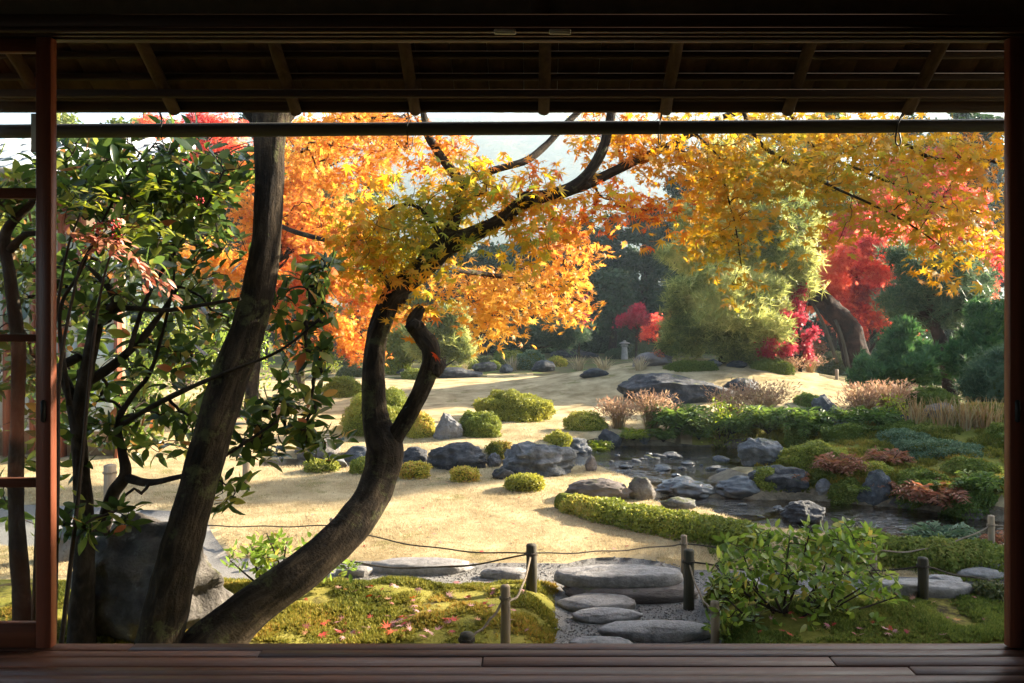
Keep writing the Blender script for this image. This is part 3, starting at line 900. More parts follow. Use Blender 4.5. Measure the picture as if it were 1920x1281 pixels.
# ================================================================== STONES
def stone_geom(w, d, h, seed, sub=4, cut=9, rough=1.0, cutmin=.62):
    V, Ft = ico(sub)
    r = np.random.default_rng(seed)
    for k in range(cut):
        n = nrm(r.normal(size=(1, 3)))[0]
        lim = r.uniform(cutmin, .93)
        s = V @ n
        V = V - np.maximum(s - lim, 0)[:, None] * n * .92
    o = r.uniform(0, 50, 3)
    dirn = nrm(V)
    rid = 1 - np.abs(vnoise(V * 3.1 + o, seed)) * 2
    V = V + dirn * (.10 * fbm(V * 1.5 + o, 3, seed) + .07 * rid + .05 * fbm(V * 4.2 + o, 3, seed + 3) + .032 * (1 - 2 * np.abs(vnoise(V * 7 + o, seed + 4))) + .022 * fbm(V * 13 + o, 2, seed + 5))[:, None] * rough
    mn, mx = V.min(0), V.max(0)
    V = (V - (mn + mx) / 2) / (mx - mn)
    return V * [w, d, h], Ft

def stone(px0, px1, py0, py1, label, mat='rock', seed=1, name='rock', cat='rock', dep=.75, sub=4, flat=False, rough=1.0, z=None, sink=.3, rot=0.0, group=None, cut=9, cutmin=.62, lean=0.0):
    """a stone that fills a box of photograph pixels, standing on the ground where its foot shows"""
    g = G((px0 + px1) / 2, py1, z)
    Y = g[1]
    if flat:
        h = .16 if flat is True else flat
        back = (EYE - g[2] - h * .5) * F / (py0 - PY0)
        d = max(back - Y, .12)
        w = (px1 - px0) / F * (Y + d / 2)
        h = .16 if flat is True else flat
        V, Ft = stone_geom(w, d, h * 1.6, seed, sub, cut, rough * .6, cutmin)
        zt = g[2] + h * .55
        V[:, 2] = np.where(V[:, 2] > 0, np.sign(V[:, 2]) * np.abs(V[:, 2] / (h * .8)) ** .7 * h * .45, V[:, 2])
        c = np.array([g[0] * (Y + d / 2) / Y, Y + d / 2, g[2] + .02])
    else:
        w = (px1 - px0) / F * Y
        d = w * dep
        w = (px1 - px0) / F * (Y + d * .3)
        zt = EYE - (py0 - PY0) / F * (Y + d * .4)
        h = max(zt - g[2], .05)
        hh = h * (1 + sink)
        V, Ft = stone_geom(w, d, hh, seed, sub, cut, rough, cutmin)
        if rot:
            a = math.radians(rot)
        V[:, 0] += lean * V[:, 2]
        c = np.array([(px0 + px1) / 2 / 1.0 * 0 + ((px0 + px1) / 2 - PX0) / F * (Y + d * .4), Y + d * .45, zt - hh / 2])
    return mk(name, V + c, Ft, MAT[mat], None, loc=c, label=label, cat=cat, group=group)

def mill_stone():
    g = G(1161, 1106, 0.0)
    Yc = (G(1161, 1106, .05)[1] + G(1161, 1055, .1)[1]) / 2
    rx = 241 / 2 / F * Yc
    c = np.array([(1161 - PX0) / F * Yc, Yc, 0.0])
    ry = (EYE - .115) * F / (1055 - PY0) - Yc
    def disc(rx, ry, z0, z1, seed):
        prof = [(0, 1), (.3, 1.0), (.6, .985), (.82, .95), (.92, .88), (.97, .74), (.995, .5), (1, .25), (.985, .05), (.95, 0)]
        prof = spline(np.array(prof, float), 34)
        a = np.linspace(0, 2 * math.pi, 72, endpoint=False)
        V = np.array([[(r * math.cos(t), r * math.sin(t), z) for t in a] for r, z in prof]).reshape(-1, 3)
        n = fbm(V * 3, 3, seed) * .018 + fbm(V * 12, 2, seed) * .008
        rad = 1 + .02 * fbm(np.column_stack([V[:, 0] * 1.5, V[:, 1] * 1.5, 0 * a.repeat(34)]), 2, seed)
        V = np.column_stack([V[:, 0] * rx * rad, V[:, 1] * ry * rad, z0 + (z1 - z0) * V[:, 2] + n * .35])
        i = (np.arange(33)[:, None] * 72); j = np.arange(72)[None]; j2 = (j + 1) % 72
        return V, np.stack([i + j, i + 72 + j, i + 72 + j2, i + j2], -1).reshape(-1, 4)
    t = empty('stepping_stone', c, 'large round mill stone on a rough base, widest stone of the path', 'stepping stone')
    V, Fq = disc(rx, ry, .035, .115, 3)
    mk('round_top', V + c, Fq, MAT['slab'], t)
    V, Ft = stone_geom(2.1 * rx, 2.1 * ry, .16, 8, 4, 8, .6)
    V[:, 2] = np.minimum(V[:, 2], .05)
    mk('base_stone', V + c + [.06, -.05, -.01], Ft, MAT['rockbrown'], t)
mill_stone()

SS = 'stepping stones of the gravel path'
STONES = [
    # near path
    (1042, 1193, 1108, 1152, 'rounded oblong stepping stone just in front of the round mill stone', dict(mat='slab', seed=21, name='stepping_stone', cat='stepping stone', flat=.10, group=SS, cutmin=.75)),
    (1072, 1206, 1138, 1172, 'narrow stepping stone between the oblong one and the grooved one', dict(mat='slab', seed=22, name='stepping_stone', cat='stepping stone', flat=.09, group=SS, cutmin=.75)),
    (1119, 1335, 1158, 1206, 'broad flat stepping stone in front, closest to the right hand rope post', dict(mat='slab', seed=23, name='stepping_stone', cat='stepping stone', flat=.12, group=SS, cutmin=.75)),
    (1066, 1190, 1193, 1232, 'stepping stone half hidden behind the edge of the wooden floor', dict(mat='slab', seed=24, name='stepping_stone', cat='stepping stone', flat=.12, group=SS, cutmin=.75)),
    (688, 894, 1042, 1080, 'wide flat pale slab left of the dark rope post', dict(mat='slab', seed=25, name='stone_slab', cat='stone slab', flat=.13, group=SS, cut=12)),
    (900, 992, 1066, 1088, 'small pale slab touching the dark rope post', dict(mat='slab', seed=26, name='stone_slab', cat='stone slab', flat=.09, group=SS)),
    (628, 698, 1055, 1084, 'rounded pale stone right of the curved trunk', dict(mat='slab', seed=27, name='stepping_stone', cat='stepping stone', flat=.12, group=SS)),
    (1640, 1830, 1084, 1122, 'wide grey slab behind the dark post at the right', dict(mat='slab', seed=28, name='stone_slab', cat='stone slab', flat=.12, group=SS, cut=12)),
    (1738, 1802, 1086, 1108, 'low rounded slab right of the dark post at the right', dict(mat='slab', seed=29, name='stone_slab', cat='stone slab', flat=.13, group=SS)),
    (1795, 1885, 1074, 1092, 'long pale slab close to the right hand door', dict(mat='slab', seed=30, name='stone_slab', cat='stone slab', flat=.12, group=SS)),
    (1830, 1890, 1062, 1079, 'grey rounded stone above the long slab by the right door', dict(mat='slab', seed=31, name='stepping_stone', cat='stepping stone', flat=.14, group=SS)),
    (1348, 1425, 1088, 1112, 'light slab behind the leafy green bush', dict(mat='slab', seed=32, name='stone_slab', cat='stone slab', flat=.10, group=SS)),
    # tall stone at the left
    (128, 438, 958, 1222, 'tall dark upright stone behind the leaning trunk, pale on its right face', dict(mat='rockwarm', seed=47, sub=5, dep=.75, sink=.15, cut=7, name='standing_stone', cat='standing stone')),
    (100, 150, 990, 1055, 'tan sunlit boulder beside the left door', dict(mat='rockpale', seed=48, dep=.8)),
    # stream edge
    (798, 915, 829, 884, 'long dark grey boulder slanting up to the right by the stream', dict(mat='rockdark', seed=51, sub=5, dep=.55, rough=1.3)),
    (936, 1088, 831, 894, 'largest wrinkled grey boulder at the stream edge', dict(mat='rock', seed=52, sub=5, dep=.6, rough=1.5)),
    (746, 802, 838, 872, 'grey boulder right against the forked trunk', dict(mat='rockdark', seed=53)),
    (912, 940, 849, 876, 'small round grey rock between the two big stream boulders', dict(mat='rock', seed=54)),
    (922, 964, 877, 899, 'small dark pointed rock in the shallow stream', dict(mat='rockdark', seed=55, dep=.6)),
    (1050, 1188, 897, 942, 'reddish brown flat boulder at the start of the hedge', dict(mat='rockbrown', seed=56, sub=5, dep=.5)),
    (1176, 1230, 893, 938, 'grey rock just right of the reddish brown boulder', dict(mat='rockwarm', seed=57)),
    (1222, 1347, 897, 942, 'black wet flat rock of the little cascade', dict(mat='rockwet', seed=58, sub=5, dep=.55, cut=12)),
    (1338, 1432, 892, 940, 'smooth wet boulder where the water spills over', dict(mat='rockwet', seed=59, sub=5, dep=.7, cut=5, rough=.6)),
    (1238, 1304, 931, 957, 'small pale rock at the hedge by the lower pond', dict(mat='rockpale', seed=60, sub=4)),
    (1464, 1547, 939, 982, 'dark blue grey rock alone in the lower pond', dict(mat='rockdark', seed=61, sub=5, z=WZ_LO)),
    (1384, 1473, 822, 876, 'grey white boulder on the far side of the upper pond', dict(mat='rock', seed=62, sub=5)),
    (1402, 1527, 873, 930, 'broad dark boulder with a green skirt above the cascade', dict(mat='rockdark', seed=63, sub=5, dep=.6)),
    (1608, 1674, 881, 952, 'upright pointed grey boulder between the red ferns', dict(mat='rock', seed=64, sub=5, dep=.6, cut=12, lean=.15)),
    (1664, 1728, 920, 962, 'slanted grey rock at the foot of the red fern', dict(mat='rockwarm', seed=65, lean=.5)),
    (1790, 1850, 942, 992, 'brown grey rock under the red ferns at the right', dict(mat='rockbrown', seed=66)),
    (1528, 1564, 897, 930, 'square pale grey rock left of the red fern', dict(mat='rockpale', seed=67)),
    (1060, 1110, 821, 854, 'purple grey rock below the small gold azalea', dict(mat='rock', seed=68)),
    (1118, 1167, 804, 844, 'smooth black rock beside the low green mound', dict(mat='rockdark', seed=69, rough=.6)),
    (1146, 1197, 837, 864, 'rounded grey rock at the upper pond edge', dict(mat='rockdark', seed=70)),
    (1096, 1120, 852, 884, 'small brown rock at the left pond edge', dict(mat='rockbrown', seed=71)),
    (811, 869, 774, 824, 'upright light grey boulder between two azalea mounds', dict(mat='rockpale', seed=72, sub=5, dep=.6)),
    (596, 652, 852, 880, 'low grey rock left of the curved trunk by the stream', dict(mat='rock', seed=73)),
    (548, 640, 812, 872, 'shaded blue grey boulder behind the evergreen leaves', dict(mat='rockwarm', seed=74)),
    (640, 700, 836, 872, 'flat blue grey boulder behind the forked trunk', dict(mat='rock', seed=75)),
    (1110, 1142, 790, 806, 'dark flat rock at the edge of the low mound', dict(mat='rockdark', seed=76)),
    (1195, 1222, 812, 836, 'small blue grey rock among the grasses', dict(mat='rock', seed=77)),
    (1268, 1300, 845, 866, 'small dark rock under the green fern bank', dict(mat='rockdark', seed=78)),
    # lawn and beyond
    (1158, 1380, 700, 757, 'huge flat dark rock lying on the lawn mound', dict(mat='rockdark', seed=81, sub=5, dep=.42, cut=12, rough=.9)),
    (1358, 1424, 709, 735, 'small dark rock at the right end of the huge flat rock', dict(mat='rockdark', seed=82, dep=.6)),
    (812, 906, 688, 709, 'long low dark rock on the far lawn right of the sawn stub', dict(mat='rockdark', seed=83, dep=.4)),
    (884, 932, 678, 697, 'rounded grey rock among the far green mounds', dict(mat='rockwarm', seed=84)),
    (996, 1042, 675, 698, 'dark peaked rock right of the blue juniper', dict(mat='rockdark', seed=85)),
    (1086, 1143, 690, 708, 'flat dark rock at the far edge of the lawn', dict(mat='rockdark', seed=86, dep=.5)),
    (1317, 1356, 673, 690, 'pale grey rock on the low green mound under the pine', dict(mat='rock', seed=87)),
    (1523, 1578, 738, 800, 'leaning dark rock with white top in the fern bank', dict(mat='rock', seed=88, sub=5, lean=-.35, dep=.6)),
    (1732, 1792, 755, 790, 'grey rock with white flat top among the dry reeds', dict(mat='rockwarm', seed=89)),
    (1560, 1600, 790, 812, 'small pale rock at the foot of the leaning dark rock', dict(mat='rockpale', seed=90)),
    (1682, 1712, 778, 802, 'small dark rock left of the dry reeds', dict(mat='rockdark', seed=91)),
    (622, 690, 632, 668, 'grey sloping boulder behind the trunk on the far left lawn', dict(mat='rock', seed=92)),
    (1030, 1125, 655, 671, 'flat dark rock lying before the far wood', dict(mat='rockdark', seed=93, dep=.5)),
    (1185, 1262, 660, 688, 'sloping brown grey rock right of the stone lantern', dict(mat='rockbrown', seed=94)),
    (1014, 1082, 618, 660, 'big shaded boulder standing at the edge of the wood', dict(mat='rockdark', seed=95)),
    (740, 765, 690, 702, 'little dark rock under the light green shrub', dict(mat='rockdark', seed=96)),
    (936, 962, 682, 700, 'small dark rock left of the blue juniper', dict(mat='rock', seed=97)),
    (1362, 1402, 676, 690, 'low dark rock between the far green mounds', dict(mat='rockdark', seed=98)),
]
for s in STONES:
    stone(*s[:5], **s[5])

# pebbles in the shallow water: four shapes, each pebble its own object
def build_pebbles():
    mes = [mesh('pebble', *stone_geom(1, .75, .38, 200 + k, 3, 7), MAT['rockwet' if k % 2 else 'rock']) for k in range(5)]
    r = random.Random(12)
    n = 0
    def put(px, py, w, z):
        Y = (EYE - z) * F / (py - PY0)
        o = bpy.data.objects.new('pebble', r.choice(mes))
        COL.objects.link(o)
        s = w / F * Y
        o.location = ((px - PX0) / F * Y, Y, z)
        o.rotation_euler = (r.uniform(-.2, .2), r.uniform(-.2, .2), r.uniform(0, 6.3))
        o.scale = (s, s, s)
        tag(o, 'small dark wet pebble poking out of the shallow stream', 'pebble', 'pebbles in the shallow stream')
    for k in range(30):
        px = r.uniform(1120, 1385); py = r.uniform(850, 893)
        put(px, py, (9 + 34 * r.random() ** 2) * (py - 700) / 170, WZ_UP)
    for k in range(24):
        put(r.uniform(790, 1110), r.uniform(879, 894), r.uniform(7, 20), WZ_UP)
    for k in range(9):
        put(r.uniform(1330, 1620), r.uniform(938, 985), r.uniform(10, 22), WZ_LO)
build_pebbles()

def build_lantern():
    g = G(1171, 674)
    Y = g[1]
    s = 1 / F * Y
    c = np.array([(1171 - PX0) * s, Y, g[2]])
    t = empty('stone_lantern', c, 'grey stone garden lantern with flat cap before the dark wood', 'stone lantern')
    H = 36 * s
    sq = lambda pts: tube([(c[0], c[1], c[2] + z * H) for z, _ in pts], [r * s for _, r in pts], sides=12)
    V, Fl = sq([(-.1, 6.5), (.05, 6.5), (.5, 5.6), (.66, 5.4)]); mk('shaft', V, Fl, MAT['lantern'], t)
    V, Fl = sq([(.665, 6.5), (.70, 8), (.74, 7)]); mk('platform', V, Fl, MAT['lantern'], t)
    m = MB()
    for dx, dy in ((-1, -1), (1, -1), (-1, 1), (1, 1)):
        m.box(c[0] + dx * 4 * s - 1.2 * s, c[0] + dx * 4 * s + 1.2 * s, c[1] + dy * 4 * s - 1.2 * s, c[1] + dy * 4 * s + 1.2 * s, c[2] + .742 * H, c[2] + .82 * H)
    m.build('light_box', MAT['lantern'], t, smooth=False)
    V, Fl = sq([(.822, 10.5), (.85, 11), (.90, 6), (.93, 3)]); mk('cap', V, Fl, MAT['lantern'], t)
    V, Fl = sq([(.932, 2.4), (.97, 3.0), (1.0, 1.5)]); mk('finial', V, Fl, MAT['lantern'], t)
    # a squat stone post further right
    g = G(1785, 690); s = g[1] / F
    t = empty('stone_post', g, 'squat brown stone post behind the leaning pine at the right', 'stone post')
    m = MB(); m.box(g[0] - 8 * s, g[0] + 8 * s, g[1] - 8 * s, g[1] + 8 * s, g[2] - .1, g[2] + 25 * s, .02); m.build('shaft', MAT['rockbrown'], t, smooth=False)
    m = MB(); m.box(g[0] - 9.5 * s, g[0] + 9.5 * s, g[1] - 9.5 * s, g[1] + 9.5 * s, g[2] + 25.1 * s, g[2] + 29 * s, .02); m.build('cap', MAT['lantern'], t, smooth=False)
    g = G(1569, 712); s = g[1] / F
    V, Fl = tube([(g[0], g[1], g[2] - .1), (g[0], g[1], g[2] + 19 * s)], 3 * s, n=4, sides=10)
    mk('wooden_stake', V, Fl, MAT['post_pale'], None, label='short grey wooden stake behind the lawn mound', cat='stake')
build_lantern()

# ================================================================== ROPE FENCE
def post(px, py0, py1, w, mat, label, z=None, wraps=True):
    g = G(px, py1, z)
    s = g[1] / F
    zt = EYE - (py0 - PY0) * s
    t = empty('fence_post', g, label, 'fence post', 'posts of the low rope fence')
    r = w / 2 * s
    V, Fl = tube([(g[0], g[1], g[2] - .06), (g[0] + .003, g[1], (g[2] + zt) / 2), (g[0] + .001, g[1], zt - .006), (g[0] + .001, g[1], zt)], [r * 1.03, r, r * .99, r * .9], sides=18, bump=.02, seed=int(px))
    mk('log', V, Fl, MAT[mat], t)
    top = np.array([g[0], g[1], g[2] + .8 * (zt - g[2]) if py1 - py0 > 40 else zt - .03])
    if wraps:
        a = np.linspace(0, 4 * math.pi, 40)
        V, Fl = tube(np.column_stack([top[0] + np.cos(a) * r * 1.08, top[1] + np.sin(a) * r * 1.08, top[2] + a * .0011 - .008]), .0042, sides=6)
        mk('rope_knot', V, Fl, MAT['ropedark' if mat == 'post_dark' else 'rope'], t)
    return top, r
p1 = post(996, 1021, 1106, 20, 'post_dark', 'dark log post at the left of the path, ropes on both sides')
p2 = post(1291, 1031, 1142, 20, 'post_dark', 'dark log post between the path stones and the leafy bush')
p3 = post(1730, 1046, 1122, 19, 'post_dark', 'dark log post in front of the grey slab at the right')
p4 = post(947, 1098, 1212, 18, 'post_pale', 'pale wooden post at the moss edge close to the floor')
p5 = post(1282, 1004, 1082, 12, 'post_pale', 'thin pale post just left of the dark post by the bush')
p6 = post(1637, 1020, 1076, 13, 'post_pale', 'thin pale post behind the leafy bush at the hedge')
p7 = post(1858, 967, 1054, 12, 'post_pale', 'tall pale post standing before the pond by the right door')
p8 = post(875, 1188, 1240, 27, 'post_dark', 'dark log post of which only the top shows over the floor')
p9 = post(1340, 1128, 1212, 16, 'post_pale', 'brown post in the left part of the leafy bush')
p10 = post(623, 972, 1040, 11, 'post_pale', 'small pale post behind the curved trunk on the lawn')
p11 = post(206, 872, 942, 22, 'post_pale', 'reddish brown post beside the pale path behind the evergreen shrub')
p12 = post(461, 846, 905, 13, 'post_pale', 'thin post on the lawn behind the evergreen leaves', wraps=False)

def rope(a, b, sag, mat, label, r=.0045, off=0.0):
    (pa, ra), (pb, rb) = a, b
    pa = pa + [0, 0, off]; pb = pb + [0, 0, off]
    t = np.linspace(0, 1, 26)
    c = pa[None] + (pb - pa)[None] * t[:, None]
    c[:, 2] -= sag * 4 * t * (1 - t)
    c[:, 2] += .004 * np.sin(t * 19)
    V, Fl = tube(c, r, sides=7)
    mk('fence_rope', V, Fl, MAT[mat], None, label=label, cat='rope', group='ropes of the low fence')
free = lambda px, py, Y: (P(px, py, Y), .01)
rope(p1, free(560, 1030, 5.1), .10, 'ropedark', 'dark double rope sagging from the dark post to the left', .005)
rope(p1, free(600, 1048, 5.0), .07, 'ropedark', 'thin dark rope under the double rope, left of the dark post', .0035)
rope(p1, p10, .05, 'ropedark', 'long dark rope from the dark post back to the small pale post', .0045, .0)
rope(p1, p5, .015, 'ropedark', 'taut dark rope across the path between two posts', .004)
rope(p1, p4, .10, 'rope', 'pale slack rope between the dark post and the pale post', .006)
rope(p4, p8, .03, 'rope', 'pale rope from the pale post down to the cut off dark post', .006)
rope(p5, p6, .03, 'ropedark', 'dark rope running behind the leafy bush', .004)
rope(p6, p7, .07, 'rope', 'pale rope sagging before the pond at the right', .005)
rope(p2, p9, .06, 'rope', 'pale rope dropping from the dark post into the bush', .005)
rope(p2, p3, .05, 'ropedark', 'dark rope passing behind the leafy bush to the right post', .005)
rope(p3, free(1960, 1092, 4.7), .03, 'ropedark', 'dark double rope from the right post towards the door', .005)
rope(p7, free(2060, 970, 5.3), .04, 'rope', 'pale rope from the tall pale post out to the right', .005)
rope(p10, free(330, 984, 6.2), .01, 'ropedark', 'thin dark rope on the lawn left of the curved trunk', .0045)

# ================================================================== CLIPPED MOUNDS AND LOW PLANTS
T_KITE, T_DIA, T_OVAL, T_MAPLE, T_STAR = leaf_kite(), leaf_diamond(.55), leaf_oval(), leaf_maple(7), leaf_maple(5)
T_TUFT = leaf_needles(8, .055, 95, 2)
T_SPRIG = leaf_needles(5, .16, 70, 3)

def shape_leaves(c, w, d, h, n, size, tpl=None, lumpy=.12, seed=0, jit=.55, shell=.12, low=-.12, flat=1.0):
    """leaves over a dome standing at c, w x d across and h high"""
    u = rng.normal(size=(int(n * 1.7), 3)); u = nrm(u)
    u = u[u[:, 2] > low][:n]
    k = 1 + lumpy * fbm(u * 2.3 + seed, 3, seed) - shell * rng.random(len(u)) ** 2
    k = k + .08 * fbm(u * 6 + seed, 3, seed + 1)
    uu = u.copy()
    if flat != 1: uu[:, 2] = np.sign(u[:, 2]) * np.abs(u[:, 2]) ** flat
    Pn = c + uu * k[:, None] * np.array([w / 2, d / 2, h])
    N = nrm(u * np.array([h / w, h / d, 1.0]) + rng.normal(size=u.shape) * jit)
    return Pn, N

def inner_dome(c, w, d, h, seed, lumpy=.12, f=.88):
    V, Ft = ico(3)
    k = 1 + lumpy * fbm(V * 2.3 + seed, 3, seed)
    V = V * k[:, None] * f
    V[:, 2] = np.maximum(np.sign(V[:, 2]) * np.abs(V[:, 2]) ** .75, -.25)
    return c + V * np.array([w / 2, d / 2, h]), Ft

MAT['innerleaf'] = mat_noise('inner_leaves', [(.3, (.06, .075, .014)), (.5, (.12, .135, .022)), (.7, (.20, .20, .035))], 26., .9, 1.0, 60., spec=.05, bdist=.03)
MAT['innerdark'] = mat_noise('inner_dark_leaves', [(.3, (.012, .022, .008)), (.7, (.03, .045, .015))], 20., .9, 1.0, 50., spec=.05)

def mound(px0, px1, py0, py1, label, mat='L_azalea', name='azalea_shrub', cat='shrub', dep=.8, seed=0, dens=1.0, leaf=None, tpl=None, z=None, group=None, lumpy=.16, jit=.7, flat=.72, stems=0, inner='innerleaf'):
    g = G((px0 + px1) / 2, py1, z)
    Y = g[1]
    s = Y / F
    w = (px1 - px0) * s * 1.0
    d = w * dep
    w *= (Y + d * .4) / Y
    zt = EYE - (py0 - PY0) / F * (Y + d * .45)
    xc = ((px0 + px1) / 2 - PX0) / F * (Y + d * .45)
    c = np.array([xc, Y + d * .47, g[2] - .02])
    h = max(zt - c[2], .05)
    leaf = leaf or max(.024, 3.4 * s)
    tpl = tpl or T_KITE
    t = empty(name, c, label, cat, group)
    if stems:
        c = c + [0, 0, h * .42]; h = h * .58
        m = MB()
        rr = random.Random(seed)
        for k in range(stems):
            a = rr.uniform(0, 6.28)
            e = c + np.array([math.cos(a) * w * .3, math.sin(a) * d * .3, h * .3])
            b = np.array([c[0] + rr.uniform(-.08, .08) * w, c[1], g[2] - .03])
            m.add(*tube([tuple(b) + (.022 * w / .4,), tuple(b * .5 + e * .5 + [rr.uniform(-.04, .04), 0, -.02]) + (.016 * w / .4,), tuple(e) + (.008,)], n=8, sides=6))
        m.build('stem', MAT['twig'], t)
    area = math.pi * (w / 2 * d / 2) + math.pi * (w + d) / 2 * h
    n = int(min(26000, dens * 2.6 * area / (leaf * leaf * .3)))
    Pn, N = shape_leaves(c, w, d, h, n, leaf, None, lumpy, seed, jit, flat=flat, low=-.12 if not stems else -.5)
    V, Fl = scatter(tpl, Pn, basis(N), leaf * rng.uniform(.7, 1.25, len(Pn)))
    mk('foliage', V, Fl, MAT[mat], t, smooth=False)
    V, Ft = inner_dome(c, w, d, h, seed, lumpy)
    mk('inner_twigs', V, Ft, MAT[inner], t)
    return t

